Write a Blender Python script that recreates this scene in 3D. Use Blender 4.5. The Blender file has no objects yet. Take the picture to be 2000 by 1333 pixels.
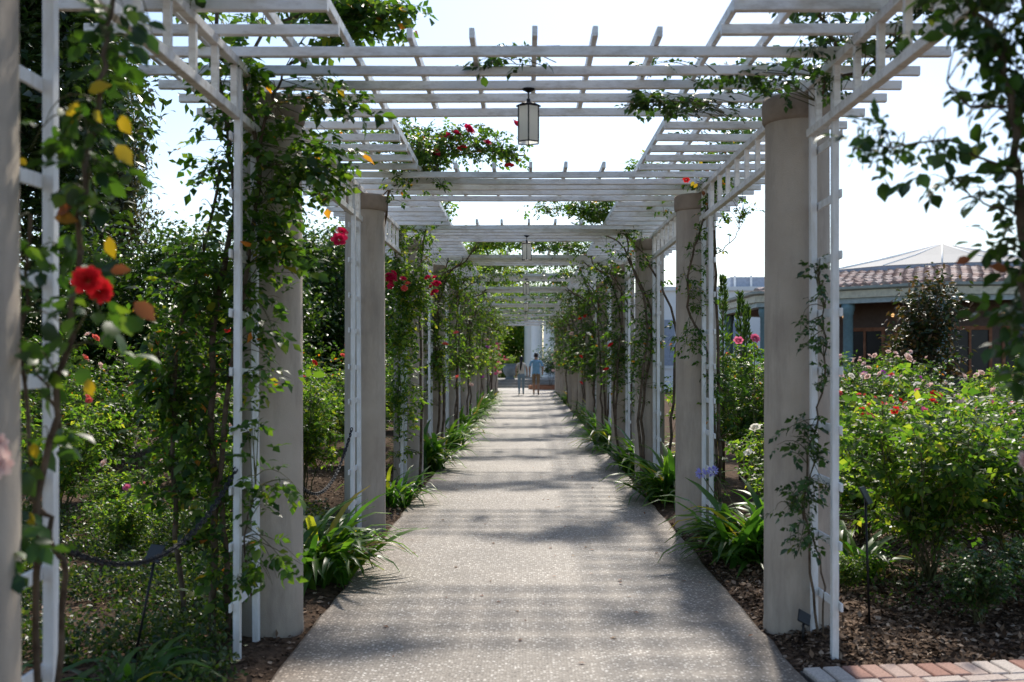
import bpy, bmesh, math, random
import numpy as np
from mathutils import Vector, Matrix

random.seed(7)
scene = bpy.context.scene
C = scene.collection

# ------------------------------------------------------------------ camera, sky, sun, exposure
CAM_H, FPX, VX, VY = 1.55, 1944.0, 1026.0, 700.0
cam_data = bpy.data.cameras.new('camera')
cam = bpy.data.objects.new('camera', cam_data)
C.objects.link(cam)
scene.camera = cam
cam.location = (0, 0, CAM_H)
cam.rotation_euler = (math.radians(90), 0, 0)
cam_data.sensor_width = 36
cam_data.lens = 36 * FPX / 2000
cam_data.shift_x = -(VX - 1000) / 2000
cam_data.shift_y = (VY - 666.5) / 2000
cam_data.clip_start = 0.05
cam_data.clip_end = 3000
cam_data.dof.use_dof = True
cam_data.dof.focus_distance = 9.5
cam_data.dof.aperture_fstop = 2.6

SUN_EL, SUN_AZ = 45.0, 9.0            # azimuth to the right of the view direction
world = bpy.data.worlds.new('World')
scene.world = world
world.use_nodes = True
wn, wl = world.node_tree.nodes, world.node_tree.links
wn.clear()
sky = wn.new('ShaderNodeTexSky')
sky.sky_type = 'NISHITA'
sky.sun_disc = False
sky.sun_elevation = math.radians(SUN_EL)
sky.sun_rotation = math.radians(SUN_AZ)
sky.air_density = 1.0
sky.dust_density = 0.65
sky.ozone_density = 1.0
bg = wn.new('ShaderNodeBackground')
bg.inputs['Strength'].default_value = 0.15
wo = wn.new('ShaderNodeOutputWorld')
wl.new(sky.outputs[0], bg.inputs[0])
wl.new(bg.outputs[0], wo.inputs[0])

sun_data = bpy.data.lights.new('sun', 'SUN')
sun_data.energy = 4.2
sun_data.angle = math.radians(2.6)      # bright thin haze
sun_data.color = (1.0, 0.93, 0.82)
sun = bpy.data.objects.new('sun', sun_data)
C.objects.link(sun)
el, az = math.radians(SUN_EL), math.radians(SUN_AZ)
S = Vector((math.sin(az) * math.cos(el), math.cos(az) * math.cos(el), math.sin(el)))
sun.rotation_euler = S.to_track_quat('Z', 'Y').to_euler()
sun.location = S * 60

vs = scene.view_settings
vs.view_transform = 'Standard'
vs.look = 'None'
vs.exposure = 0.36
vs.gamma = 1.0
vs.use_curve_mapping = False
cy = scene.cycles
cy.use_denoising = True
cy.max_bounces = 7
cy.diffuse_bounces = 3
cy.glossy_bounces = 2
cy.transmission_bounces = 4
cy.transparent_max_bounces = 4
cy.caustics_reflective = False
cy.caustics_refractive = False
cy.sample_clamp_indirect = 6.0


# ------------------------------------------------------------------ helpers
def P(px, py, Y):
    """the point at depth Y on the sight line of a photograph pixel"""
    return Vector(((px - VX) * Y / FPX, Y, CAM_H + (VY - py) * Y / FPX))


def tag(o, label, cat, group=None, kind=None):
    if label:
        o['label'] = label
    if cat:
        o['category'] = cat
    if group:
        o['group'] = group
    if kind:
        o['kind'] = kind
    return o


def thing(name, label, cat, loc=(0, 0, 0), group=None, rz=0.0):
    o = bpy.data.objects.new(name, None)
    o.empty_display_size = 0.1
    C.objects.link(o)
    o.location = loc
    o.rotation_euler = (0, 0, rz)
    return tag(o, label, cat, group)


def link(name, mesh, parent=None, loc=None, kind=None):
    o = bpy.data.objects.new(name, mesh)
    C.objects.link(o)
    if parent is not None:
        o.parent = parent
    if loc is not None:
        o.location = loc
    if kind:
        o['kind'] = kind
    return o


class MB:
    """collects boxes, tubes and lathes; build() links them as one mesh object"""
    def __init__(self):
        self.v, self.f, self.sm = [], [], []

    def add(self, verts, faces, smooth=False):
        n = len(self.v)
        self.v.extend([tuple(p) for p in verts])
        self.f.extend([tuple(i + n for i in q) for q in faces])
        self.sm.extend([smooth] * len(faces))
        return self

    def box(self, x0, x1, y0, y1, z0, z1, b=0.0, M=None):
        if b <= 0:
            v = [(x, y, z) for z in (z0, z1) for y in (y0, y1) for x in (x0, x1)]
            f = [(0, 2, 3, 1), (4, 5, 7, 6), (0, 1, 5, 4), (2, 6, 7, 3), (0, 4, 6, 2), (1, 3, 7, 5)]
        else:
            bm = bmesh.new()
            bmesh.ops.create_cube(bm, size=1)
            for q in bm.verts:
                q.co = Vector((x0 if q.co.x < 0 else x1, y0 if q.co.y < 0 else y1, z0 if q.co.z < 0 else z1))
            bmesh.ops.bevel(bm, geom=list(bm.edges), offset=b, segments=1, affect='EDGES', profile=0.5)
            bm.verts.index_update()
            v = [tuple(q.co) for q in bm.verts]
            f = [tuple(q.index for q in fa.verts) for fa in bm.faces]
            bm.free()
        if M is not None:
            v = [tuple(M @ Vector(p)) for p in v]
        return self.add(v, f)

    def tube(self, pts, rad, n=6, cap=True, smooth=True):
        pts = [Vector(p) for p in pts]
        k = len(pts)
        if not hasattr(rad, '__len__'):
            rad = [rad] * k
        v, f = [], []
        a = None
        for i in range(k):
            t = (pts[min(i + 1, k - 1)] - pts[max(i - 1, 0)])
            if t.length < 1e-9:
                t = Vector((0, 0, 1))
            t.normalize()
            if a is None:
                a = t.cross(Vector((0.31, 0.77, 0.2))).normalized()
            else:
                a = (a - t * a.dot(t))
                a = a.normalized() if a.length > 1e-6 else t.orthogonal().normalized()
            b = t.cross(a)
            for j in range(n):
                w = 2 * math.pi * j / n
                v.append(pts[i] + (a * math.cos(w) + b * math.sin(w)) * rad[i])
        for i in range(k - 1):
            for j in range(n):
                j2 = (j + 1) % n
                f.append((i * n + j, i * n + j2, (i + 1) * n + j2, (i + 1) * n + j))
        if cap:
            f.append(tuple(range(n - 1, -1, -1)))
            f.append(tuple((k - 1) * n + j for j in range(n)))
        return self.add(v, f, smooth)

    def lathe(self, prof, n=32, cx=0, cy=0, smooth=True):
        v, f = [], []
        for r, z in prof:
            for j in range(n):
                w = 2 * math.pi * j / n
                v.append((cx + r * math.cos(w), cy + r * math.sin(w), z))
        for i in range(len(prof) - 1):
            for j in range(n):
                j2 = (j + 1) % n
                f.append((i * n + j, i * n + j2, (i + 1) * n + j2, (i + 1) * n + j))
        f.append(tuple(range(n - 1, -1, -1)))
        f.append(tuple((len(prof) - 1) * n + j for j in range(n)))
        return self.add(v, f, smooth)

    def mesh(self, name, mat):
        me = bpy.data.meshes.new(name)
        me.from_pydata(self.v, [], self.f)
        me.polygons.foreach_set('use_smooth', self.sm)
        for m in (mat if isinstance(mat, (list, tuple)) else [mat]):
            me.materials.append(m)
        me.update()
        return me

    def build(self, name, mat, parent=None, loc=None, kind=None):
        return link(name, self.mesh(name, mat), parent, loc, kind)


# ------------------------------------------------------------------ materials
def new_mat(name):
    m = bpy.data.materials.new(name)
    m.use_nodes = True
    nt = m.node_tree
    nt.nodes.clear()
    out = nt.nodes.new('ShaderNodeOutputMaterial')
    return m, nt, out


def N(nt, kind, **kw):
    n = nt.nodes.new(kind)
    for k, v in kw.items():
        if k in n.inputs.keys():
            n.inputs[k].default_value = v
        else:
            setattr(n, k, v)
    return n


def rgba(c):
    return (c[0], c[1], c[2], 1.0)


def ramp(nt, stops):
    r = nt.nodes.new('ShaderNodeValToRGB')
    e = r.color_ramp.elements
    while len(e) < len(stops):
        e.new(0.5)
    for q, (p, c) in zip(e, stops):
        q.position = p
        q.color = rgba(c)
    return r


def surf(name, c1, c2, scale=6.0, rough=0.7, bump=0.15, bscale=60.0, spec=0.3, detail=6.0, obj=True, c3=None, streak=None, metal=0.0):
    """two-tone noisy surface with fine bump; optional third tone from streaky stains"""
    m, nt, out = new_mat(name)
    L = nt.links
    tc = N(nt, 'ShaderNodeTexCoord')
    geo = N(nt, 'ShaderNodeNewGeometry')
    co = geo.outputs['Position']
    n1 = N(nt, 'ShaderNodeTexNoise', Scale=scale, Detail=detail, Roughness=0.62)
    L.new(co, n1.inputs['Vector'])
    r = ramp(nt, [(0.36, c1), (0.66, c2)])
    L.new(n1.outputs['Fac'], r.inputs[0])
    col = r.outputs[0]
    if c3 is not None:
        mp = N(nt, 'ShaderNodeMapping')
        mp.inputs['Scale'].default_value = streak or (1, 1, 1)
        L.new(co, mp.inputs[0])
        n3 = N(nt, 'ShaderNodeTexNoise', Scale=3.0, Detail=7.0, Roughness=0.7)
        L.new(mp.outputs[0], n3.inputs['Vector'])
        r3 = ramp(nt, [(0.47, (0, 0, 0)), (0.72, (1, 1, 1))])
        L.new(n3.outputs['Fac'], r3.inputs[0])
        mx = N(nt, 'ShaderNodeMix', data_type='RGBA')
        L.new(r3.outputs[0], mx.inputs[0])
        L.new(col, mx.inputs[6])
        mx.inputs[7].default_value = rgba(c3)
        col = mx.outputs[2]
    b = N(nt, 'ShaderNodeBsdfPrincipled', Roughness=rough, Metallic=metal)
    b.inputs['Specular IOR Level'].default_value = spec
    L.new(col, b.inputs['Base Color'])
    n2 = N(nt, 'ShaderNodeTexNoise', Scale=bscale, Detail=5.0)
    L.new(co, n2.inputs['Vector'])
    bp = N(nt, 'ShaderNodeBump', Strength=bump, Distance=0.01)
    L.new(n2.outputs['Fac'], bp.inputs['Height'])
    L.new(bp.outputs[0], b.inputs['Normal'])
    L.new(b.outputs[0], out.inputs[0])
    return m


def leafmat(name, stops, trans=0.42, tcol=(1.0, 1.0, 0.35), tgain=2.7, rough=0.42, spec=0.45):
    """leaf: glossy face plus light shining through; hue picked per leaf"""
    m, nt, out = new_mat(name)
    L = nt.links
    geo = N(nt, 'ShaderNodeNewGeometry')
    oi = N(nt, 'ShaderNodeObjectInfo')
    ad = N(nt, 'ShaderNodeMath', operation='ADD')
    L.new(geo.outputs['Random Per Island'], ad.inputs[0])
    L.new(oi.outputs['Random'], ad.inputs[1])
    fr = N(nt, 'ShaderNodeMath', operation='FRACT')
    L.new(ad.outputs[0], fr.inputs[0])
    r = ramp(nt, stops)
    L.new(fr.outputs[0], r.inputs[0])
    b = N(nt, 'ShaderNodeBsdfPrincipled', Roughness=rough)
    b.inputs['Specular IOR Level'].default_value = spec
    L.new(r.outputs[0], b.inputs['Base Color'])
    mul = N(nt, 'ShaderNodeMix', data_type='RGBA', blend_type='MULTIPLY')
    mul.inputs[0].default_value = 1.0
    L.new(r.outputs[0], mul.inputs[6])
    mul.inputs[7].default_value = (tcol[0] * tgain, tcol[1] * tgain, tcol[2] * tgain, 1)
    t = N(nt, 'ShaderNodeBsdfTranslucent')
    L.new(mul.outputs[2], t.inputs[0])
    mx = N(nt, 'ShaderNodeMixShader')
    mx.inputs[0].default_value = trans
    L.new(b.outputs[0], mx.inputs[1])
    L.new(t.outputs[0], mx.inputs[2])
    L.new(mx.outputs[0], out.inputs[0])
    return m


def plain(name, c, rough=0.5, metal=0.0, spec=0.4, var=0.12):
    d = tuple(x * (1 - var) for x in c)
    e = tuple(min(1, x * (1 + var)) for x in c)
    return surf(name, d, e, scale=9.0, rough=rough, metal=metal, spec=spec, bump=0.05)


M = {}
M['white'] = surf('white_paint', (0.80, 0.79, 0.765), (0.87, 0.865, 0.85), scale=4, rough=0.55, bump=0.2, bscale=35,
                  c3=(0.50, 0.46, 0.40), streak=(1.6, 5.0, 5.0))
M['rail'] = surf('rail_paint', (0.74, 0.74, 0.74), (0.82, 0.83, 0.84), scale=7, rough=0.45, bump=0.08, bscale=50,
                 c3=(0.6, 0.58, 0.54), streak=(6, 6, 1.2))
M['stucco'] = surf('column_stucco', (0.42, 0.353, 0.288), (0.51, 0.442, 0.37), scale=2.2, rough=0.9, bump=0.35, bscale=170, spec=0.15,
                   c3=(0.32, 0.272, 0.23), streak=(2.2, 2.2, 0.45))
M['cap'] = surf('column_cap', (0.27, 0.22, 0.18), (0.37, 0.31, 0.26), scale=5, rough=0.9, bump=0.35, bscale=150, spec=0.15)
M['metal'] = plain('black_metal', (0.022, 0.022, 0.024), rough=0.45, metal=0.6)
M['chain'] = plain('chain_steel', (0.014, 0.014, 0.018), rough=0.6, metal=0.0, spec=0.25)
M['bark'] = surf('rose_bark', (0.06, 0.042, 0.028), (0.16, 0.12, 0.085), scale=14, rough=0.9, bump=0.5, bscale=60, spec=0.15)
M['cane'] = surf('green_cane', (0.05, 0.065, 0.022), (0.12, 0.10, 0.045), scale=10, rough=0.7, bump=0.2, bscale=80, spec=0.25)
M['trunk'] = surf('tree_bark', (0.07, 0.052, 0.04), (0.17, 0.135, 0.1), scale=5, rough=0.95, bump=0.6, bscale=18, spec=0.1)
G0, G1, G2, G3 = (0.016, 0.042, 0.009), (0.03, 0.075, 0.013), (0.052, 0.11, 0.017), (0.095, 0.15, 0.022)
YEL, ORG, BRN = (0.42, 0.30, 0.02), (0.38, 0.12, 0.02), (0.16, 0.07, 0.03)
M['rose_leaf'] = leafmat('rose_leaf', [(0.0, G0), (0.3, G1), (0.62, G2), (0.95, G3), (0.98, (0.2, 0.19, 0.02)), (0.995, ORG)], trans=0.52)
M['dark_leaf'] = leafmat('dark_leaf', [(0.0, (0.012, 0.034, 0.01)), (0.5, G1), (0.97, G2), (1.0, (0.12, 0.14, 0.02))], trans=0.24)
M['bush_leaf'] = leafmat('bush_leaf', [(0.0, (0.026, 0.068, 0.014)), (0.4, (0.052, 0.108, 0.019)), (0.85, (0.115, 0.175, 0.028)), (1.0, (0.22, 0.215, 0.038))], trans=0.6, tgain=3.0)
M['tree_leaf'] = leafmat('tree_leaf', [(0.0, (0.01, 0.026, 0.008)), (0.6, (0.024, 0.05, 0.013)), (1.0, (0.05, 0.085, 0.02))], trans=0.26, rough=0.3, spec=0.6)
M['gum_leaf'] = leafmat('gum_leaf', [(0.0, (0.03, 0.038, 0.024)), (0.6, (0.055, 0.06, 0.036)), (1.0, (0.10, 0.085, 0.05))], trans=0.3, rough=0.4)
M['hedge_leaf'] = leafmat('hedge_leaf', [(0.0, (0.016, 0.042, 0.012)), (0.5, (0.034, 0.072, 0.017)), (1.0, (0.075, 0.12, 0.024))], trans=0.36, rough=0.38)
M['magnolia_leaf'] = leafmat('magnolia_leaf', [(0.0, (0.015, 0.03, 0.01)), (0.5, (0.03, 0.05, 0.015)), (0.8, (0.09, 0.055, 0.022)), (1.0, (0.16, 0.085, 0.035))], trans=0.2, rough=0.42, spec=0.4)
M['strap_leaf'] = leafmat('strap_leaf', [(0.0, (0.026, 0.075, 0.016)), (0.5, (0.05, 0.12, 0.02)), (0.9, (0.095, 0.17, 0.026)), (0.96, (0.25, 0.22, 0.03)), (1.0, (0.3, 0.2, 0.08))], trans=0.5, rough=0.38, spec=0.45)
M['cover_leaf'] = leafmat('cover_leaf', [(0.0, (0.014, 0.035, 0.008)), (0.6, (0.035, 0.07, 0.014)), (1.0, (0.09, 0.11, 0.03))], trans=0.35)
M['yellow_leaf'] = leafmat('yellow_leaf', [(0.0, (0.46, 0.33, 0.015)), (0.6, (0.5, 0.36, 0.02)), (1.0, (0.34, 0.3, 0.03))], trans=0.5, tgain=1.4, tcol=(1, .9, .5))
M['rust_leaf'] = leafmat('rust_leaf', [(0.0, (0.26, 0.10, 0.03)), (0.6, (0.17, 0.07, 0.03)), (1.0, (0.30, 0.17, 0.03))], trans=0.45, tgain=1.5, tcol=(1, .7, .5))


def petal(name, c, d):
    return leafmat(name, [(0.0, c), (1.0, d)], trans=0.4, tcol=(1, 1, 1), tgain=1.1, rough=0.6, spec=0.2)


M['red'] = petal('red_petal', (0.62, 0.012, 0.02), (0.75, 0.035, 0.035))
M['crimson'] = petal('crimson_petal', (0.55, 0.008, 0.06), (0.68, 0.03, 0.11))
M['coral'] = petal('coral_petal', (0.75, 0.10, 0.09), (0.8, 0.2, 0.15))
M['pink'] = petal('pink_petal', (0.75, 0.13, 0.28), (0.8, 0.25, 0.36))
M['blush'] = petal('blush_petal', (0.8, 0.52, 0.46), (0.84, 0.66, 0.6))
M['cream'] = petal('cream_petal', (0.82, 0.78, 0.68), (0.86, 0.83, 0.76))
M['magenta'] = petal('magenta_petal', (0.5, 0.06, 0.42), (0.6, 0.14, 0.5))
M['lilac'] = petal('lilac_petal', (0.34, 0.32, 0.72), (0.48, 0.46, 0.8))
M['mulch'] = leafmat('mulch_chip', [(0.0, (0.03, 0.018, 0.012)), (0.45, (0.10, 0.06, 0.036)), (0.8, (0.20, 0.13, 0.085)), (1.0, (0.42, 0.32, 0.24))], trans=0.0, rough=0.85, spec=0.15)
M['soil'] = surf('soil', (0.035, 0.022, 0.015), (0.115, 0.072, 0.046), scale=16, rough=0.95, bump=0.9, bscale=45, spec=0.1,
                 c3=(0.16, 0.105, 0.07), streak=(9, 9, 9))


def path_material():
    m, nt, out = new_mat('exposed_aggregate')
    L = nt.links
    geo = N(nt, 'ShaderNodeNewGeometry')
    co = geo.outputs['Position']
    v = N(nt, 'ShaderNodeTexVoronoi', Scale=62.0)
    L.new(co, v.inputs['Vector'])
    r = ramp(nt, [(0.0, (0.08, 0.065, 0.054)), (0.3, (0.19, 0.163, 0.14)), (0.62, (0.33, 0.292, 0.255)), (0.82, (0.56, 0.515, 0.465)), (1.0, (0.82, 0.79, 0.75))])
    sep = N(nt, 'ShaderNodeSeparateColor')
    L.new(v.outputs['Color'], sep.inputs[0])
    L.new(sep.outputs[0], r.inputs[0])
    # cement between the pebbles
    rc = ramp(nt, [(0.3, (0, 0, 0)), (0.6, (1, 1, 1))])
    L.new(v.outputs['Distance'], rc.inputs[0])
    mx = N(nt, 'ShaderNodeMix', data_type='RGBA')
    L.new(rc.outputs[0], mx.inputs[0])
    L.new(r.outputs[0], mx.inputs[6])
    mx.inputs[7].default_value = (0.23, 0.2, 0.172, 1)
    n = N(nt, 'ShaderNodeTexNoise', Scale=1.1, Detail=8.0, Roughness=0.7)
    L.new(co, n.inputs['Vector'])
    rn = ramp(nt, [(0.3, (0.72, 0.71, 0.7)), (0.7, (1.08, 1.06, 1.03))])
    L.new(n.outputs['Fac'], rn.inputs[0])
    mu = N(nt, 'ShaderNodeMix', data_type='RGBA', blend_type='MULTIPLY')
    mu.inputs[0].default_value = 1.0
    L.new(mx.outputs[2], mu.inputs[6])
    L.new(rn.outputs[0], mu.inputs[7])
    sx = N(nt, 'ShaderNodeSeparateXYZ')
    L.new(co, sx.inputs[0])
    ma = N(nt, 'ShaderNodeMath', operation='ADD')
    ma.inputs[1].default_value = -0.0625
    L.new(sx.outputs[0], ma.inputs[0])
    ab = N(nt, 'ShaderNodeMath', operation='ABSOLUTE')
    L.new(ma.outputs[0], ab.inputs[0])
    n4 = N(nt, 'ShaderNodeTexNoise', Scale=2.3, Detail=8.0, Roughness=0.7)
    L.new(co, n4.inputs['Vector'])
    sm = N(nt, 'ShaderNodeMath', operation='MULTIPLY_ADD')
    L.new(n4.outputs['Fac'], sm.inputs[0])
    sm.inputs[1].default_value = 0.9
    L.new(ab.outputs[0], sm.inputs[2])
    re_ = ramp(nt, [(0.0, (0, 0, 0)), (1.0, (.75, .75, .75))])
    mr = N(nt, 'ShaderNodeMapRange')
    mr.inputs['From Min'].default_value = 1.32
    mr.inputs['From Max'].default_value = 1.85
    L.new(sm.outputs[0], mr.inputs['Value'])
    L.new(mr.outputs[0], re_.inputs[0])
    dirt = N(nt, 'ShaderNodeMix', data_type='RGBA', blend_type='MULTIPLY')
    L.new(re_.outputs[0], dirt.inputs[0])
    L.new(mu.outputs[2], dirt.inputs[6])
    dirt.inputs[7].default_value = (0.70, 0.56, 0.45, 1)
    mu = dirt
    b = N(nt, 'ShaderNodeBsdfPrincipled', Roughness=0.62)
    b.inputs['Specular IOR Level'].default_value = 0.4
    L.new(mu.outputs[2], b.inputs['Base Color'])
    bp = N(nt, 'ShaderNodeBump', Strength=0.55, Distance=0.004, invert=True)
    L.new(v.outputs['Distance'], bp.inputs['Height'])
    L.new(bp.outputs[0], b.inputs['Normal'])
    L.new(b.outputs[0], out.inputs[0])
    return m


def island_mat(name, stops, rough=0.85, spec=0.2, bump=0.4, bscale=90):
    m, nt, out = new_mat(name)
    L = nt.links
    oi = N(nt, 'ShaderNodeObjectInfo')
    r = ramp(nt, stops)
    L.new(oi.outputs['Random'], r.inputs[0])
    geo = N(nt, 'ShaderNodeNewGeometry')
    n = N(nt, 'ShaderNodeTexNoise', Scale=bscale, Detail=6.0)
    L.new(geo.outputs['Position'], n.inputs['Vector'])
    rn = ramp(nt, [(0.3, (0.7, 0.7, 0.7)), (0.7, (1.15, 1.15, 1.15))])
    L.new(n.outputs['Fac'], rn.inputs[0])
    mu = N(nt, 'ShaderNodeMix', data_type='RGBA', blend_type='MULTIPLY')
    mu.inputs[0].default_value = 1.0
    L.new(r.outputs[0], mu.inputs[6])
    L.new(rn.outputs[0], mu.inputs[7])
    b = N(nt, 'ShaderNodeBsdfPrincipled', Roughness=rough)
    b.inputs['Specular IOR Level'].default_value = spec
    L.new(mu.outputs[2], b.inputs['Base Color'])
    bp = N(nt, 'ShaderNodeBump', Strength=bump, Distance=0.004)
    L.new(n.outputs['Fac'], bp.inputs['Height'])
    L.new(bp.outputs[0], b.inputs['Normal'])
    L.new(b.outputs[0], out.inputs[0])
    return m


M['path'] = path_material()
M['brick'] = island_mat('paving_brick', [(0.0, (0.34, 0.18, 0.14)), (0.3, (0.42, 0.26, 0.21)), (0.55, (0.50, 0.40, 0.35)), (1.0, (0.56, 0.50, 0.45))])
M['mortar'] = surf('mortar', (0.10, 0.09, 0.08), (0.17, 0.155, 0.14), scale=30, bump=0.4, rough=0.95)
M['tile'] = island_mat('roof_tile', [(0.0, (0.34, 0.23, 0.20)), (0.35, (0.45, 0.33, 0.29)), (0.7, (0.54, 0.45, 0.41)), (1.0, (0.38, 0.28, 0.245))], bscale=25)
M['tileflat'] = surf('roof_tile_far', (0.36, 0.2, 0.15), (0.5, 0.32, 0.26), scale=8, bump=0.6, bscale=8, rough=0.85)
M['teal'] = plain('blue_grey_paint', (0.17, 0.28, 0.31), rough=0.55)
M['gutter'] = plain('grey_green_gutter', (0.40, 0.46, 0.45), rough=0.5)
M['fascia'] = plain('cream_fascia', (0.66, 0.61, 0.47), rough=0.6)
M['valance'] = plain('grey_canvas', (0.36, 0.40, 0.48), rough=0.8)
M['tent'] = plain('pale_canvas', (0.40, 0.39, 0.37), rough=0.8, var=0.05)
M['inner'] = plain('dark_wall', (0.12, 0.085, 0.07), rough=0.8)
M['plaster'] = surf('white_plaster', (0.86, 0.86, 0.85), (0.91, 0.91, 0.90), scale=1.5, rough=0.8, bump=0.1)
M['stone'] = surf('step_stone', (0.26, 0.24, 0.22), (0.36, 0.34, 0.31), scale=3, rough=0.85, bump=0.3)
M['plaza'] = surf('pale_paving', (0.42, 0.39, 0.35), (0.52, 0.49, 0.45), scale=1.5, rough=0.8, bump=0.3)
M['urn'] = surf('urn_stone', (0.13, 0.16, 0.17), (0.22, 0.25, 0.26), scale=4, rough=0.8, bump=0.3)
M['rust'] = surf('terracotta', (0.24, 0.1, 0.055), (0.36, 0.17, 0.1), scale=8, rough=0.9, bump=0.4)
M['glass'] = leafmat('frosted_pane', [(0.0, (0.86, 0.87, 0.85)), (1.0, (0.9, 0.9, 0.88))], trans=0.72, tcol=(1, 1, 0.97), tgain=1.05, rough=0.25, spec=0.5)
M['sign'] = plain('black_sign', (0.015, 0.015, 0.016), rough=0.35)

# ------------------------------------------------------------------ numpy leaf meshes
SHAPES = {
    # unit leaf along +Y, lying in XY, normal +Z
    2: (np.array([[0, 0, 0], [-.3, .42, .07], [0, 1, -.03], [.3, .42, .07]]), [(0, 2, 1), (0, 3, 2)]),
    4: (np.array([[0, 0, 0], [-.31, .42, .09], [0, 1, -.06], [.31, .42, .09], [0, .5, 0.02]]), [(0, 4, 1), (4, 2, 1), (0, 3, 4), (4, 3, 2)]),
    8: (np.array([[0, 0, 0], [-.27, .25, .07], [-.31, .6, .07], [0, 1.0, -.1], [.31, .6, .07], [.27, .25, .07], [0, .28, .0], [0, .65, .0]]),
        [(0, 6, 1), (6, 7, 2, 1), (7, 3, 2), (0, 5, 6), (6, 5, 4, 7), (7, 4, 3)]),
}


def norm(a):
    return a / np.maximum(np.linalg.norm(a, axis=1, keepdims=True), 1e-9)


def leaf_frames(D, Nn):
    D = norm(D)
    X = norm(np.cross(D, Nn))
    Z = np.cross(X, D)
    return X, D, Z


def leaf_mesh(name, B, D, Nn, S, mat, shape=2, wid=1.0):
    base, faces = SHAPES[shape]
    X, D, Z = leaf_frames(D, Nn)
    n, k = len(B), len(base)
    W = S * wid
    co = (B[:, None, :] + X[:, None, :] * (base[None, :, 0:1] * W[:, None, None])
          + D[:, None, :] * (base[None, :, 1:2] * S[:, None, None]) + Z[:, None, :] * (base[None, :, 2:3] * S[:, None, None]))
    me = bpy.data.meshes.new(name)
    me.vertices.add(n * k)
    me.vertices.foreach_set('co', co.reshape(-1).astype(np.float32))
    flat = np.concatenate([np.array(f) for f in faces])
    sizes = np.array([len(f) for f in faces])
    loops = (np.arange(n)[:, None] * k + flat[None, :]).reshape(-1)
    tot = np.tile(sizes, n)
    start = np.concatenate([[0], np.cumsum(tot)[:-1]])
    me.loops.add(len(loops))
    me.loops.foreach_set('vertex_index', loops.astype(np.int32))
    me.polygons.add(len(tot))
    me.polygons.foreach_set('loop_start', start.astype(np.int32))
    me.polygons.foreach_set('loop_total', tot.astype(np.int32))
    me.materials.append(mat)
    me.update(calc_edges=True)
    return me


def unit_leaf(name, mat):
    base, faces = SHAPES[8]
    me = bpy.data.meshes.new(name)
    me.from_pydata([tuple(p) for p in base], [], faces)
    me.polygons.foreach_set('use_smooth', [True] * len(faces))
    me.materials.append(mat)
    me.update()
    return me


def bez(a, b, lift, n=6):
    m = (a + b) * 0.5 + lift
    out = []
    for i in range(n):
        t = i / (n - 1)
        out.append(a * (1 - t) ** 2 + m * (2 * t * (1 - t)) + b * t * t)
    return out


def smooth_line(pts, per=5, jit=0.0, rnd=random):
    """Catmull-Rom through the points"""
    pts = [Vector(p) for p in pts]
    q = [pts[0] * 2 - pts[1]] + pts + [pts[-1] * 2 - pts[-2]]
    out = []
    for i in range(1, len(q) - 2):
        for j in range(per):
            t = j / per
            a, b, c, d = q[i - 1], q[i], q[i + 1], q[i + 2]
            p = 0.5 * ((2 * b) + (c - a) * t + (2 * a - 5 * b + 4 * c - d) * t * t + (3 * b - a - 3 * c + d) * t ** 3)
            out.append(p + Vector((rnd.uniform(-jit, jit), rnd.uniform(-jit, jit), rnd.uniform(-jit, jit))))
    out.append(pts[-1])
    return out


DENSITY = 1.75


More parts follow.
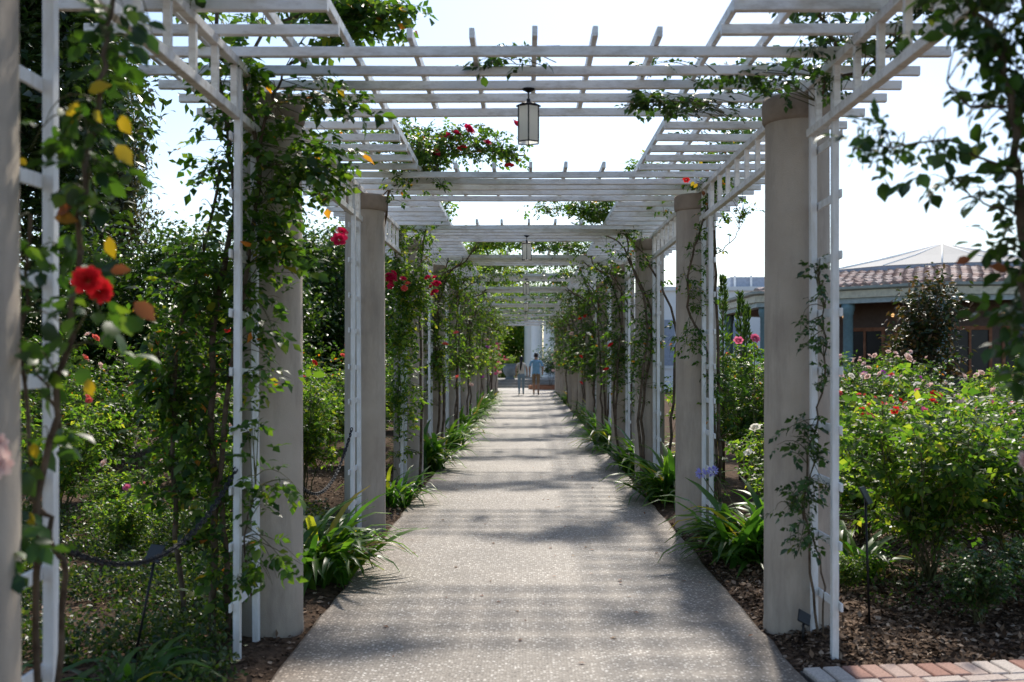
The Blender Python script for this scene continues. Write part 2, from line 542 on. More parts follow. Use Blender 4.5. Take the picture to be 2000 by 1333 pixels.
class Plant:
    """stems, shoots and compound leaves, in coordinates relative to an origin"""
    def __init__(self, seed, origin=(0, 0, 0)):
        self.r = random.Random(seed)
        self.g = np.random.default_rng(seed)
        self.o = Vector(origin)
        self.stems, self.tw, self.sp, self.pts = [], MB(), [], []

    def stem(self, pts, r0, r1, jit=0.012, n=7):
        line = smooth_line(pts, 5, jit, self.r)
        k = len(line)
        rad = [r0 + (r1 - r0) * i / (k - 1) for i in range(k)]
        self.stems.append(MB().tube([p - self.o for p in line], rad, n))
        self.pts += line
        return line

    def shoot(self, a, b, lift, rad=0.0035, gap=0.06, sc=1.0, start=0.25, n=6):
        line = bez(a, b, lift, n)
        self.tw.tube([p - self.o for p in line], [rad * (1 - 0.7 * i / (n - 1)) for i in range(n)], 3, cap=False)
        L = sum((line[i + 1] - line[i]).length for i in range(n - 1))
        k = max(2, int(L * (1 - start) / gap))
        for i in range(k):
            t = start + (1 - start) * (i + self.r.random()) / k
            f = t * (n - 1)
            j = min(int(f), n - 2)
            p = line[j].lerp(line[j + 1], f - j)
            self.sp.append((p, (line[j + 1] - line[j]).normalized(), sc * self.r.uniform(0.65, 1.2)))
        return line

    def blob(self, c, rx, ry, rz, shoots, gap=0.06, sc=1.0, near=4, start=0.25, anchor=None, lift=0.12):
        """shoots running from the nearest stems into an ellipsoid"""
        for _ in range(int(shoots * DENSITY + .5)):
            while True:
                q = Vector((self.r.uniform(-1, 1), self.r.uniform(-1, 1), self.r.uniform(-1, 1)))
                if q.length <= 1:
                    break
            t = c + Vector((q.x * rx, q.y * ry, q.z * rz))
            if anchor is not None:
                a = anchor
            else:
                best = sorted(self.pts, key=lambda p: (p - t).length_squared)[:near]
                a = self.r.choice(best)
            if (a - t).length > 0.8:
                w = (t - a).normalized()
                a = t - w * self.r.uniform(0.25, 0.5) + Vector((self.r.uniform(-.06, .06), self.r.uniform(-.06, .06), self.r.uniform(-.08, .02)))
            self.shoot(a, t, Vector((self.r.uniform(-.05, .05), self.r.uniform(-.05, .05), lift * self.r.uniform(0.2, 1.2))), gap=gap, sc=sc, start=start)

    def leaves(self, ln=0.048, five=True):
        g = self.g
        n = len(self.sp)
        p = np.array([tuple(s[0] - self.o) for s in self.sp])
        t = np.array([tuple(s[1]) for s in self.sp])
        s = np.array([s[2] for s in self.sp]) * ln
        r = norm(g.normal(size=(n, 3)) * np.array([0.75, 0.75, 0.35]) + 0.35 * t + np.array([0, 0, -0.22]))
        up = norm(np.array([0, 0, 1.0]) + 0.45 * g.normal(size=(n, 3)))
        side = norm(np.cross(r, up))
        B, D, Nn, SS = [], [], [], []
        lay = [(1.55, 0.0, 1.1), (1.15, 0.95, .95), (1.15, -0.95, .95)] + ([(0.6, 1.1, .78), (0.6, -1.1, .78)] if five else [])
        for off, sd, k in lay:
            B.append(p + r * (off * s)[:, None] + g.normal(size=(n, 3)) * (0.06 * s)[:, None])
            D.append(r * 0.75 + side * sd + np.array([0, 0, -0.18]) + g.normal(size=(n, 3)) * 0.16)
            Nn.append(up + g.normal(size=(n, 3)) * 0.3)
            SS.append(s * k * g.uniform(0.8, 1.15, n))
        return np.concatenate(B), np.concatenate(D), np.concatenate(Nn), np.concatenate(SS)


def place_leaves(B, D, Nn, S, mesh, root, name='leaf'):
    """each leaf an object of its own, sharing one mesh"""
    X, D, Z = leaf_frames(D, Nn)
    for i in range(len(B)):
        o = bpy.data.objects.new(name, mesh)
        o.parent = root
        s = float(S[i])
        o.matrix_local = Matrix(((X[i][0] * s, D[i][0] * s, Z[i][0] * s, B[i][0]), (X[i][1] * s, D[i][1] * s, Z[i][1] * s, B[i][1]),
                                 (X[i][2] * s, D[i][2] * s, Z[i][2] * s, B[i][2]), (0, 0, 0, 1)))
        C.objects.link(o)


# ------------------------------------------------------------------ roses
def rose_mesh(name, mat, rings, seed):
    rnd = random.Random(seed)
    mb = MB()
    for ri, (cnt, rad, h, ln, open_) in enumerate(rings):
        for k in range(cnt):
            w = 2 * math.pi * (k + 0.5 * (ri % 2)) / cnt + rnd.uniform(-.2, .2)
            c, s = math.cos(w), math.sin(w)
            wid = 2.6 * rad / cnt * math.pi * 0.55 + 0.10
            pts = []
            for (u, v) in ((-0.5, 0.0), (0.5, 0.0), (-1, 0.55), (0, 0.6), (1, 0.55), (-0.75, 0.95), (0.0, 1.08), (0.75, 0.95)):
                rr = rad * (0.35 + 0.65 * min(1, v * 1.6)) + open_ * v * v * ln + rnd.uniform(-.015, .015)
                bow = (1 - u * u) * 0.05
                zz = h + ln * v * (1 - 0.55 * open_ * v)
                x, y = rr + bow, u * wid
                pts.append((x * c - y * s, x * s + y * c, zz))
            mb.add(pts, [(0, 1, 3), (0, 3, 2), (1, 4, 3), (2, 3, 6, 5), (3, 4, 7, 6)], True)
    return mb.mesh(name, mat)


FULL = [(9, 0.42, 0.0, 0.55, 0.9), (8, 0.33, 0.08, 0.6, 0.6), (7, 0.24, 0.15, 0.58, 0.35), (5, 0.13, 0.22, 0.55, 0.1), (3, 0.05, 0.26, 0.5, 0.0)]
SMALL = [(6, 0.38, 0.0, 0.5, 0.9), (5, 0.24, 0.1, 0.55, 0.5), (3, 0.09, 0.18, 0.5, 0.05)]
ROSE, ROSEN = {}, {}
for kname in ('red', 'crimson', 'coral', 'pink', 'blush', 'cream', 'magenta'):
    ROSE[kname] = rose_mesh('rose_' + kname, M[kname], SMALL, 3)
for kname in ('red', 'crimson', 'pink', 'blush'):
    ROSEN[kname] = rose_mesh('full_rose_' + kname, M[kname], FULL, 5)


def flower(root, p, size, mesh, tilt=None, rnd=random):
    o = bpy.data.objects.new('flower', mesh)
    o.parent = root
    o.location = p
    o.scale = (size, size, size)
    if tilt is None:
        tilt = (rnd.uniform(-.9, .9), rnd.uniform(-.9, .9), rnd.uniform(0, 6.28))
    o.rotation_euler = tilt
    C.objects.link(o)
    return o


# ------------------------------------------------------------------ ground, path, paving
def hnoise(x, y):
    return (math.sin(x * 3.1 + y * 1.7) + math.sin(x * 1.3 - y * 4.3 + 1) + math.sin(x * 7.7 + y * 6.1) * 0.5) / 2.5


def ground_h(x, y):
    edge = max(-1.235 - x, x - 1.36)
    if edge < -0.05 or y > 46:
        return -0.07
    k = min(1.0, (edge + 0.05) / 0.25)
    h = -0.05 + k * (0.045 + 0.018 * hnoise(x, y))
    if x > 1.3 and y < 9:
        h += 0.03 * k
    if x > 1.3:
        e = y - (4.97 + (x - 1.375) * .114)
        if e < .3:
            h = min(h, -.035 + max(0.0, e) * .2) if e > 0 else -.045
    return h


xs = [-900, -300, -100, -45, -25, -16] + [-12 + 0.5 * i for i in range(15)] + [-4.8 + 0.12 * i for i in range(29)] + [-1.30, -1.24, -1.1, 0, 1.2, 1.365, 1.42] \
    + [1.52 + 0.12 * i for i in range(29)] + [5.3 + 0.5 * i for i in range(15)] + [16, 25, 45, 100, 300, 900]
ys = [-900, -300, -100, -40, -15, -6, -2] + [0 + 0.5 * i for i in range(5)] + [2.5 + 0.12 * i for i in range(75)] + [11.7 + 0.6 * i for i in range(60)] + [50, 60, 80, 120, 250, 900]
gv = [(x, y, ground_h(x, y)) for y in ys for x in xs]
nx = len(xs)
gf = [(j * nx + i, j * nx + i + 1, (j + 1) * nx + i + 1, (j + 1) * nx + i) for j in range(len(ys) - 1) for i in range(nx - 1)]
ground = MB().add(gv, gf, True).build('ground', M['soil'])
tag(ground, 'brown mulched garden soil beside the walk', None, kind='structure')

PL, PR = -1.235, 1.36
mb = MB()
rp = random.Random(4)
pv, pf = [], []
rows = [-6 + 0.25 * i for i in range(213)]
for k, y in enumerate(rows):
    a, b = PL + rp.uniform(-.012, .012), PR + rp.uniform(-.012, .012)
    pv += [(a - .004, y, -0.12), (a, y, -0.012), (a + .02, y, 0.0), (b - .02, y, 0.0), (b, y, -0.012), (b + .004, y, -0.12)]
    if k:
        for j in range(5):
            q = (k - 1) * 6 + j
            pf.append((q, q + 1, q + 7, q + 6))
path = mb.add([(x, y, z) for x, y, z in pv], [tuple(reversed(f)) for f in pf]).build('path', M['path'])
tag(path, 'exposed aggregate garden walk running under the pergola', None, kind='structure')

plaza = MB().box(-9, 9, 47.06, 64, -0.2, 0.004).build('plaza', M['plaza'])
tag(plaza, 'pale paved court at the far end of the walk', None, kind='structure')

# brick crossing in the right front corner
bed = MB().box(0, 3.2, -.86, .015, -0.15, -0.012).build('brick_paving', M['mortar'])
tag(bed, 'brick paving strip crossing the bed beside the walk', None, kind='structure')
bed.rotation_euler = (0, 0, 0.114)
bed.location = (1.375, 4.955, 0)
bmesh_brick = MB().box(-.044, .044, -.098, .098, -.05, .012, b=0.006).mesh('brick', M['brick'])
bmesh_flat = MB().box(-.098, .098, -.044, .044, -.05, .012, b=0.006).mesh('brick_flat', M['brick'])
rb = random.Random(9)
for i in range(32):
    o = link('brick', bmesh_brick, bed, (.05 + i * 0.0985 + rb.uniform(-.002, .002), -.1 + rb.uniform(-.002, .002), rb.uniform(-.003, .003)))
    o.rotation_euler = (rb.uniform(-.02, .02), rb.uniform(-.02, .02), rb.uniform(-.015, .015))
for j in range(6):
    for i in range(15):
        o = link('brick', bmesh_flat, bed, (.2 + (j % 2) * 0.1 + i * 0.206, -.253 - j * 0.099, rb.uniform(-.003, .003)))
        o.rotation_euler = (rb.uniform(-.02, .02), rb.uniform(-.02, .02), rb.uniform(-.015, .015))

# ------------------------------------------------------------------ pergola
YC = [2.5] + [5.75 + 3.41 * i for i in range(13)]
XL, XR = -1.475, 1.57
CL, CR = -1.482, 1.585            # side lattice planes
COLTOP = 3.04
ORD = ['first', 'second', 'third', 'fourth', 'fifth', 'sixth', 'seventh', 'eighth', 'ninth', 'tenth', 'eleventh', 'twelfth', 'thirteenth', 'fourteenth']

pergola = thing('pergola', 'long white slatted pergola on round stucco columns over the walk', 'pergola')
col_mesh = MB().lathe([(0.192, -0.3), (0.192, 0.02), (0.188, 0.06), (0.186, 1.2), (0.18, 2.90), (0.178, 2.905)], 40).mesh('column', M['stucco'])
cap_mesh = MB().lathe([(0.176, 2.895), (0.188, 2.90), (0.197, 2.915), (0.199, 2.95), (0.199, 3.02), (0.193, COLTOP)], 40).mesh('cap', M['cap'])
rc = random.Random(2)
for i, y in enumerate(YC):
    for x in (XL, XR):
        o = link('column', col_mesh, pergola, (x, y, 0))
        o.rotation_euler = (0, 0, rc.uniform(0, 6.28))
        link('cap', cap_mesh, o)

SX0, SX1, OL, OR = -2.09, 2.16, -0.88, 0.934
def warped(x0, x1, seed):
    """a timber slat with a little sag and twist along its length"""
    rnd = random.Random(seed)
    n = 14 if x1 - x0 > 2 else 5
    hy, hz, c = .0175, .0255, .004
    sec = [(-hy + c, -hz), (hy - c, -hz), (hy, -hz + c), (hy, hz - c), (hy - c, hz), (-hy + c, hz), (-hy, hz - c), (-hy, -hz + c)]
    ph, am, ay = rnd.uniform(0, 6), rnd.uniform(.001, .0035), rnd.uniform(.001, .005)
    v, f = [], []
    for i in range(n + 1):
        x = x0 + (x1 - x0) * i / n
        oz, oy, tw = am * math.sin(x * 2.1 + ph), ay * math.sin(x * 1.6 + ph * 2), .05 * math.sin(x * 1.1 + ph)
        v += [(x, y * math.cos(tw) - z * math.sin(tw) + oy, z * math.cos(tw) + y * math.sin(tw) + oz + hz) for y, z in sec]
    for i in range(n):
        for j in range(8):
            f.append((i * 8 + j, (i + 1) * 8 + j, (i + 1) * 8 + (j + 1) % 8, i * 8 + (j + 1) % 8))
    f += [tuple(range(8)), tuple(n * 8 + j for j in range(7, -1, -1))]
    return MB().add(v, f).mesh('slat', M['white'])


slat_full = [warped(SX0, SX1, k) for k in range(6)]
slat_left = [warped(SX0, OL, 20 + k) for k in range(5)]
slat_right = [warped(OR, SX1, 40 + k) for k in range(5)]


def slat(mesh, y, z=3.09):
    o = link('slat', rc.choice(mesh), pergola, (rc.uniform(-.012, .012), y + rc.uniform(-.006, .006), z + rc.uniform(-.001, .001)))
    o.rotation_euler = (rc.uniform(-.02, .02), rc.uniform(-.0007, .0007), rc.uniform(-.0015, .0015))


for i, y in enumerate(YC):
    for d in (-.667, -.326, -.05, .238, .593):
        slat(slat_full, y + d)
    if i < len(YC) - 1:
        y1 = YC[i + 1] - .667
        y0 = y + .593
        for k in range(1, 6):
            yy = y0 + (y1 - y0) * k / 6
            slat(slat_left, yy)
            slat(slat_right, yy)
joist = MB().box(-.0135, .0135, -.80, .80, 0, .052, b=.003).mesh('joist', M['white'])
for y in YC:
    for k in range(-2, 3):
        link('joist', joist, pergola, (0.038 + .31 * k + rc.uniform(-.01, .01), y - .02 + rc.uniform(-.03, .03), 3.142))
jm = {}
for i in range(len(YC)):
    y0 = YC[i] - (0.82 if i == 0 else 0)
    y1 = YC[i + 1] if i < len(YC) - 1 else YC[i] + .78
    ln = round(y1 - y0, 3)
    if ln not in jm:
        jm[ln] = MB().box(-.0135, .0135, 0.001, ln - .001, 0, .052, b=.003).mesh('side_joist', M['white'])
    for x in (-.905, -1.2, -1.62, -1.98, .96, 1.22, 1.68, 2.04):
        link('side_joist', jm[ln], pergola, (x, y0, 3.142))
# side lattice between the columns
bal = MB().box(-.016, .016, -.016, .016, 0, .222, b=.002).mesh('baluster', M['white'])
for i in range(len(YC) - 1):
    a, b = YC[i] + 0.21, YC[i + 1] - 0.21
    for x in (CL, CR):
        root = bpy.data.objects.new('side_lattice', None)
        root.parent = pergola
        root.location = (x, a, 2.776)
        C.objects.link(root)
        L_ = b - a
        MB().box(-.022, .022, 0, L_, 0, .046, b=.003).build('lower_rail', M['white'], root)
        MB().box(-.022, .022, -0.205, L_ + .205, .266, .312, b=.003).build('upper_rail', M['white'], root)
        nb = 9
        for k in range(nb):
            link('baluster', bal, root, (0, L_ * (k + .5) / nb, .045))

# ------------------------------------------------------------------ trellis ladders in front of each column
rail_mesh = MB().box(-.0175, .0175, -.02, .02, -.1, 3.035, b=.003).mesh('rail', M['rail'])
rung_l = MB().box(-.03, -.0178, -.045, .42, -.0225, .0225, b=.003).mesh('rung', M['rail'])
rung_r = MB().box(.0178, .03, -.045, .42, -.0225, .0225, b=.003).mesh('rung', M['rail'])


def trellis(x, y0, left, label):
    t = thing('trellis', label, 'trellis', (x, y0, 0), 'white trellis ladders at the columns')
    for d in (0.0, 0.36):
        o = link('rail', rail_mesh, t, (0, d, 0))
        o.rotation_euler = (rc.uniform(-.004, .004), rc.uniform(-.004, .004), 0)
    for k in range(9):
        o = link('rung', rung_l if left else rung_r, t, (0, rc.uniform(-.01, .01), .27 + .303 * k + rc.uniform(-.01, .01)))
        o.rotation_euler = (rc.uniform(-.03, .03), 0, 0)
    return t


for i, y in enumerate(YC):
    if i == 0:
        trellis(CL, y + .25, True, 'blurred white trellis ladder at the left edge, closest to the viewer')
        continue
    trellis(CL, y - .63, True, 'white ladder trellis before the %s column of the left-hand row' % ORD[i])
    trellis(1.60, y - .60, False, 'white ladder trellis before the %s column of the right-hand row' % ORD[i])

# ------------------------------------------------------------------ lanterns
def lantern(y, label):
    t = thing('hanging_lantern', label, 'lantern', (0.018, y, 2.785), 'frosted lanterns under the pergola')
    r, h = .066, .205
    ang = [math.pi / 6 + math.pi / 3 * k for k in range(6)]
    fr = MB()
    for k in range(6):
        a, b = ang[k], ang[(k + 1) % 6]
        p, q = Vector((r * math.cos(a), r * math.sin(a), 0)), Vector((r * math.cos(b), r * math.sin(b), 0))
        fr.tube([p, p + Vector((0, 0, h))], .0042, 5, smooth=False)
        fr.tube([p, q], .004, 5, smooth=False)
        fr.tube([p + Vector((0, 0, h)), q + Vector((0, 0, h))], .0045, 5, smooth=False)
        MB().add([p * .97 + Vector((0, 0, .004)), q * .97 + Vector((0, 0, .004)), q * .97 + Vector((0, 0, h - .004)), p * .97 + Vector((0, 0, h - .004))],
                 [(0, 1, 2, 3)]).build('pane', M['glass'], t)
    fr.build('frame', M['metal'], t)
    MB().lathe([(.072, h), (.070, h + .008), (.03, h + .02), (.012, h + .03), (.01, h + .045)], 6, smooth=False).build('cap', M['metal'], t)
    MB().lathe([(.004, h + .04), (.004, h + .085)], 8).build('stem', M['metal'], t)
    MB().lathe([(.008, h + .08), (.014, h + .085), (.036, h + .097), (.038, h + .102)], 16).build('canopy', M['metal'], t)
    MB().lathe([(.012, .02), (.02, .05), (.02, .1), (.012, .13)], 10).build('bulb', M['plaster'], t)


for i, lb in ((1, 'nearest frosted glass lantern hanging from the front pergola slats'), (3, 'second frosted lantern along the pergola, framed by the roof opening'),
              (5, 'third frosted lantern along the pergola'), (7, 'fourth small frosted lantern along the pergola'), (9, 'fifth tiny lantern far down the pergola')):
    lantern(YC[i] - .05, lb)

# ------------------------------------------------------------------ chains
def chain(p0, p1, sag, label):
    t = thing('barrier_chain', label, 'chain', p0)
    lk = MB()
    ring = []
    for k in range(12):
        w = 2 * math.pi * k / 12
        ring.append(Vector((.0105 * math.cos(w), .0235 * math.sin(w) + (.006 if math.sin(w) > 0 else -.006), 0)))
    ring.append(ring[0])
    lk.tube(ring, .0038, 5, cap=False)
    me = lk.mesh('link', M['chain'])
    n = int(((p1 - p0).length + sag) / .039)
    pts = [p0.lerp(p1, i / n) - Vector((0, 0, sag * (1 - (2 * i / n - 1) ** 2))) for i in range(n + 1)]
    for i in range(n):
        d = (pts[i + 1] - pts[i]).normalized()
        o = link('link', me, t, (pts[i] + pts[i + 1]) / 2 - p0)
        q = d.to_track_quat('Y', 'Z')
        o.rotation_euler = (q.to_matrix() @ Matrix.Rotation(math.radians(45 if i % 2 else 135), 3, 'Y')).to_euler()


chain(Vector((CL, 3.12, .975)), Vector((CL, 5.1, .985)), .235, 'dark chain sagging between the two nearest trellises of the left-hand row')
chain(Vector((CL, 6.05, .96)), Vector((CL, 8.5, .95)), .38, 'dark chain hanging beside the third left column above strap leaves')

# ------------------------------------------------------------------ plant labels on stakes
def stake(base, top, w, h, label, yaw=0.2, lean=0.0):
    t = thing('plant_marker', label, 'sign', base)
    v = Vector(top) - Vector(base)
    MB().tube([(0, 0, -.05), v], .007, 6).build('stake', M['metal'], t)
    p = MB().box(-w / 2, w / 2, -.005, .005, -h / 2, h / 2, b=.003).build('plate', M['sign'], t, v + Vector((0, -.012, 0)))
    p.rotation_euler = (-.5, lean, yaw)


stake((1.98, 5.72, 0), (1.96, 5.74, .76), .08, .11, 'thin black plant marker standing in mulch right of the near column', yaw=.9)
stake((1.512, 5.42, 0), (1.515, 5.42, .14), .085, .07, 'small tilted black label at the foot of the near right column', yaw=.3, lean=.5)
stake((-1.93, 4.85, 0), (-1.80, 4.85, .60), .10, .09, 'black leaning plant marker behind the sagging chain', yaw=-.5)

# ------------------------------------------------------------------ climbing roses
LEAF_ROSE = unit_leaf('leaf_rose', M['rose_leaf'])
LEAF_DARK = unit_leaf('leaf_dark', M['dark_leaf'])
M['mid_leaf'] = leafmat('mid_leaf', [(0.0, (0.012, 0.034, 0.01)), (0.5, G1), (0.85, G2), (1.0, G3)], trans=0.36)
LEAF_MID = unit_leaf('leaf_mid', M['mid_leaf'])
LEAF_YEL = unit_leaf('leaf_yellow', M['yellow_leaf'])
LEAF_RUST = unit_leaf('leaf_rust', M['rust_leaf'])


def finish_vine(pl, name, label, mat, leaf_obj=None, nsingle=0, ln=.048, shape=4, bark='bark', group='climbing roses on the pergola', cat='climbing rose'):
    t = thing(name, label, cat, pl.o, group)
    for s in pl.stems:
        s.build('stem', M[bark], t)
    if pl.tw.v:
        pl.tw.build('twigs', M['cane'], t, kind='stuff')
    B, D, Nn, S_ = pl.leaves(ln)
    if nsingle:
        w = B + np.array(pl.o)
        px = VX + w[:, 0] * FPX / np.maximum(w[:, 1], .3)
        py = VY - (w[:, 2] - CAM_H) * FPX / np.maximum(w[:, 1], .3)
        inn = (px > -20) & (px < 2020) & (py > -20) & (py < 1350)
        score = np.where(inn, S_ / np.maximum(w[:, 1], .3), -1) + 1e-4 * pl.g.random(len(B))
        order = np.argsort(-score)
        a, b = order[:nsingle], order[nsingle:]
        place_leaves(B[a], D[a], Nn[a], S_[a], leaf_obj, t)
        if len(b):
            link('foliage', leaf_mesh('foliage', B[b], D[b], Nn[b], S_[b], mat, shape), t, kind='stuff')
    else:
        link('foliage', leaf_mesh('foliage', B, D, Nn, S_, mat, shape), t, kind='stuff')
    return t


def pb(pl, px, py, Y, rx, ry, dz, shoots, **kw):
    k = Y / FPX
    pl.blob(P(px, py, Y), rx * k, dz, ry * k, shoots, **kw)


def single(t, pl, px, py, Y, s, mesh, d, n):
    p = P(px, py, Y) - pl.o
    place_leaves(np.array([tuple(p)]), np.array([d], float), np.array([n], float), np.array([s]), mesh, t)


# --- front left, out of focus
v = Plant(11, (-1.36, 2.78, 0))
v.stem([(-1.36, 2.78, -.05), P(75, 1130, 2.78), P(88, 900, 2.76), P(125, 700, 2.74), P(160, 430, 2.72), P(195, 200, 2.72), P(215, 60, 2.75), P(250, -120, 2.85)], .011, .006)
v.stem([(-1.40, 2.86, -.05), P(125, 1180, 2.9), P(118, 1085, 2.86), P(85, 1000, 2.84), P(62, 955, 2.82), P(40, 700, 2.84), P(60, 420, 2.84)], .010, .005)
v.stem([P(60, 980, 2.82), P(110, 830, 2.9), P(60, 700, 2.8)], .006, .004)
for a in ((190, 150, 2.7, 60, 90, .12, 4), (150, 300, 2.72, 100, 60, .15, 4), (130, 400, 2.72, 110, 60, .15, 6), (200, 330, 2.7, 50, 50, .1, 3), (190, 640, 2.66, 70, 70, .12, 4),
          (110, 640, 2.8, 70, 110, .15, 5), (60, 480, 2.8, 60, 80, .15, 4), (20, 620, 2.6, 30, 80, .08, 2), (240, 50, 2.85, 70, 50, .15, 5), (150, 20, 2.85, 70, 60, .15, 3), (60, 860, 2.8, 40, 90, .12, 3),
          (15, 1080, 2.5, 25, 60, .05, 2)):
    pb(v, *a[:6], a[6] * .55, gap=.085, sc=1.25)
v.blob(Vector((-1.6, 3.9, 3.34)), .5, .9, .16, 34, gap=.06, sc=1.2)
t = finish_vine(v, 'climbing_rose', 'blurred climbing rose at the left edge with red blooms and yellow leaves', M['dark_leaf'], LEAF_MID, 300, ln=.052)
for px, py, s, d in ((152, 222, .07, (-.25, 0, -1)), (172, 205, .065, (.8, 0, .3)), (228, 308, .068, (.6, 0, -.8)), (213, 487, .062, (.15, .1, -1)), (172, 765, .05, (.2, 0, -1)), (185, 240, .04, (.5, 0, -1)),
                     (235, 250, .06, (.5, 0, -1)), (66, 890, .045, (.1, 0, -1)), (60, 1025, .045, (.1, 0, -1)), (35, 335, .03, (.6, 0, -.4))):
    single(t, v, px, py - 25, 2.68, s, LEAF_YEL, d, (random.uniform(-.4, .4), -1, .25))
for px, py, s, d in ((105, 425, .062, (1, .2, -.1)), (140, 405, .055, (-.9, .2, -.3)), (262, 590, .075, (.8, 0, -.7)), (215, 530, .055, (1, .1, .1))):
    single(t, v, px, py, 2.66, s, LEAF_RUST, d, (.2, -1, .5))
flower(t, P(172, 550, 2.52) - v.o, .04, ROSEN['red'], (1.35, 0.0, 0.25))
flower(t, P(193, 568, 2.56) - v.o, .035, ROSEN['red'], (1.55, 0.35, 0.9))
flower(t, P(-14, 905, 2.42) - v.o, .045, ROSEN['blush'], (1.3, .2, .7))
flower(t, P(-10, 872, 2.45) - v.o, .035, ROSEN['blush'], (1.2, -.2, .3))

# --- front right, dark against the sky
v = Plant(12, (1.50, 2.78, 0))
v.stem([(1.50, 2.78, -.05), P(2060, 1100, 2.8), P(2040, 800, 2.85), P(2005, 560, 2.9), P(1990, 300, 2.9), P(1955, 120, 2.92), P(1880, -40, 2.98)], .02, .008)
v.stem([(1.54, 2.85, -.05), P(2080, 900, 2.9), P(2030, 600, 3.0), P(2020, 200, 3.0), P(1990, -60, 3.0)], .016, .008)
v.stem([P(1995, 340, 2.9), P(1920, 310, 2.92), P(1850, 275, 2.94), P(1760, 285, 2.96), P(1665, 292, 2.97)], .005, .0025, jit=.006)
v.stem([P(2000, 200, 2.9), P(1900, 210, 2.92), P(1850, 160, 2.94)], .005, .003, jit=.006)
v.stem([P(1998, 420, 2.9), P(1930, 400, 2.9), P(1880, 370, 2.92)], .004, .003, jit=.006)
for a in ((1950, 70, 2.92, 70, 80, .2, 12), (1900, 90, 2.95, 55, 50, .15, 3), (1985, 250, 2.95, 45, 100, .2, 10), (1930, 200, 2.95, 35, 50, .1, 2), (1990, 430, 2.95, 38, 90, .2, 8), (1995, 600, 2.95, 32, 80, .2, 7),
          (1985, 700, 2.9, 35, 60, .15, 5), (1965, 500, 2.9, 25, 40, .1, 2), (1860, 20, 3.0, 60, 40, .2, 5)):
    pb(v, *a, gap=.07, sc=1.2)
for a in ((1690, 285, 2.97, 22, 16, .05, 2), (1770, 295, 2.96, 35, 20, .06, 2), (1735, 315, 2.96, 25, 20, .05, 1), (1840, 290, 2.94, 30, 20, .06, 1), (1880, 365, 2.92, 28, 18, .05, 2), (1815, 340, 2.95, 14, 10, .03, 1)):
    pb(v, *a, gap=.05, sc=1.15)
v.blob(Vector((1.75, 4.0, 3.34)), .55, 1.0, .16, 60, gap=.06, sc=1.2)  # canopy above the view, added to shade the hanging leaves
t = finish_vine(v, 'climbing_rose', 'dark climbing rose hanging along the right edge against the sky', M['dark_leaf'], LEAF_DARK, 300, ln=.046)
flower(t, P(2004, 905, 2.7) - v.o, .035, ROSEN['blush'], (1.2, .1, .3))
single(t, v, 1968, 530, 2.9, .055, LEAF_RUST, (-.9, 0, .3), (0, -1, .5))
single(t, v, 1895, 505, 2.9, .045, LEAF_RUST, (-.9, 0, -.3), (0, -1, .5))

# --- second left column, dense
v = Plant(13, (-1.72, 5.5, 0))
v.stem([(-1.72, 5.45, -.05), P(420, 1080, 5.5), P(412, 850, 5.5), P(420, 640, 5.45), P(455, 420, 5.45), P(440, 240, 5.4), P(420, 100, 5.4), P(430, -20, 5.5)], .022, .01)
v.stem([(-1.9, 5.6, -.05), P(345, 1050, 5.6), P(340, 850, 5.6), P(352, 650, 5.5), P(395, 520, 5.5), P(430, 330, 5.45)], .016, .008)
v.stem([(-1.68, 5.6, -.05), P(445, 1150, 5.5), P(432, 950, 5.5), P(455, 700, 5.4), P(490, 480, 5.4), P(505, 300, 5.4), P(480, 160, 5.35), P(520, 60, 5.6), P(640, 20, 5.7)], .018, .008)
v.stem([P(340, 800, 5.6), P(300, 640, 5.7), P(330, 500, 5.6)], .008, .004)
v.stem([P(505, 300, 5.4), P(530, 200, 5.36), P(560, 130, 5.5)], .010, .006)
v.stem([(-1.45, 5.25, .3), P(480, 1050, 5.1), P(500, 930, 5.1)], .006, .003)
for a in ((400, 560, 5.45, 90, 110, .3, 44), (370, 740, 5.55, 90, 100, .3, 44), (400, 920, 5.55, 80, 140, .3, 40), (330, 860, 5.7, 80, 140, .3, 34), (330, 700, 5.7, 70, 90, .3, 24), (420, 1100, 5.5, 50, 90, .2, 14), (395, 340, 5.5, 45, 110, .25, 9), (500, 250, 5.4, 70, 120, .2, 22), (470, 430, 5.4, 60, 90, .2, 14),
          (540, 410, 5.25, 70, 80, .15, 12), (560, 500, 5.2, 60, 50, .12, 8), (520, 620, 5.25, 50, 70, .12, 6), (630, 300, 5.3, 80, 70, .15, 9), (700, 205, 5.4, 70, 35, .15, 7), (650, 360, 5.3, 50, 50, .1, 5),
          (450, 140, 5.3, 90, 80, .3, 12), (310, 600, 5.6, 60, 70, .3, 10), (700, 30, 5.45, 110, 60, .3, 26), (800, 30, 5.4, 50, 30, .15, 6), (600, 10, 5.7, 100, 50, .4, 14), (400, 20, 5.6, 110, 40, .4, 10)):
    pb(v, *a, gap=.062, sc=1.05)
for a in ((540, 745, 5.15, 55, 40, .06, 3), (500, 800, 5.1, 30, 60, .06, 3), (520, 990, 5.05, 60, 50, .08, 4), (550, 1110, 5.0, 60, 40, .08, 4), (480, 1120, 5.1, 30, 60, .08, 4), (575, 950, 5.05, 25, 40, .06, 2)):
    pb(v, *a, gap=.065, sc=1.0)
t = finish_vine(v, 'climbing_rose', 'dense climbing rose smothering the near left column and trellis', M['rose_leaf'], LEAF_ROSE, 300, ln=.062)
flower(t, P(663, 470, 5.3) - v.o, .05, ROSE['crimson'])
flower(t, P(667, 455, 5.35) - v.o, .04, ROSE['crimson'])

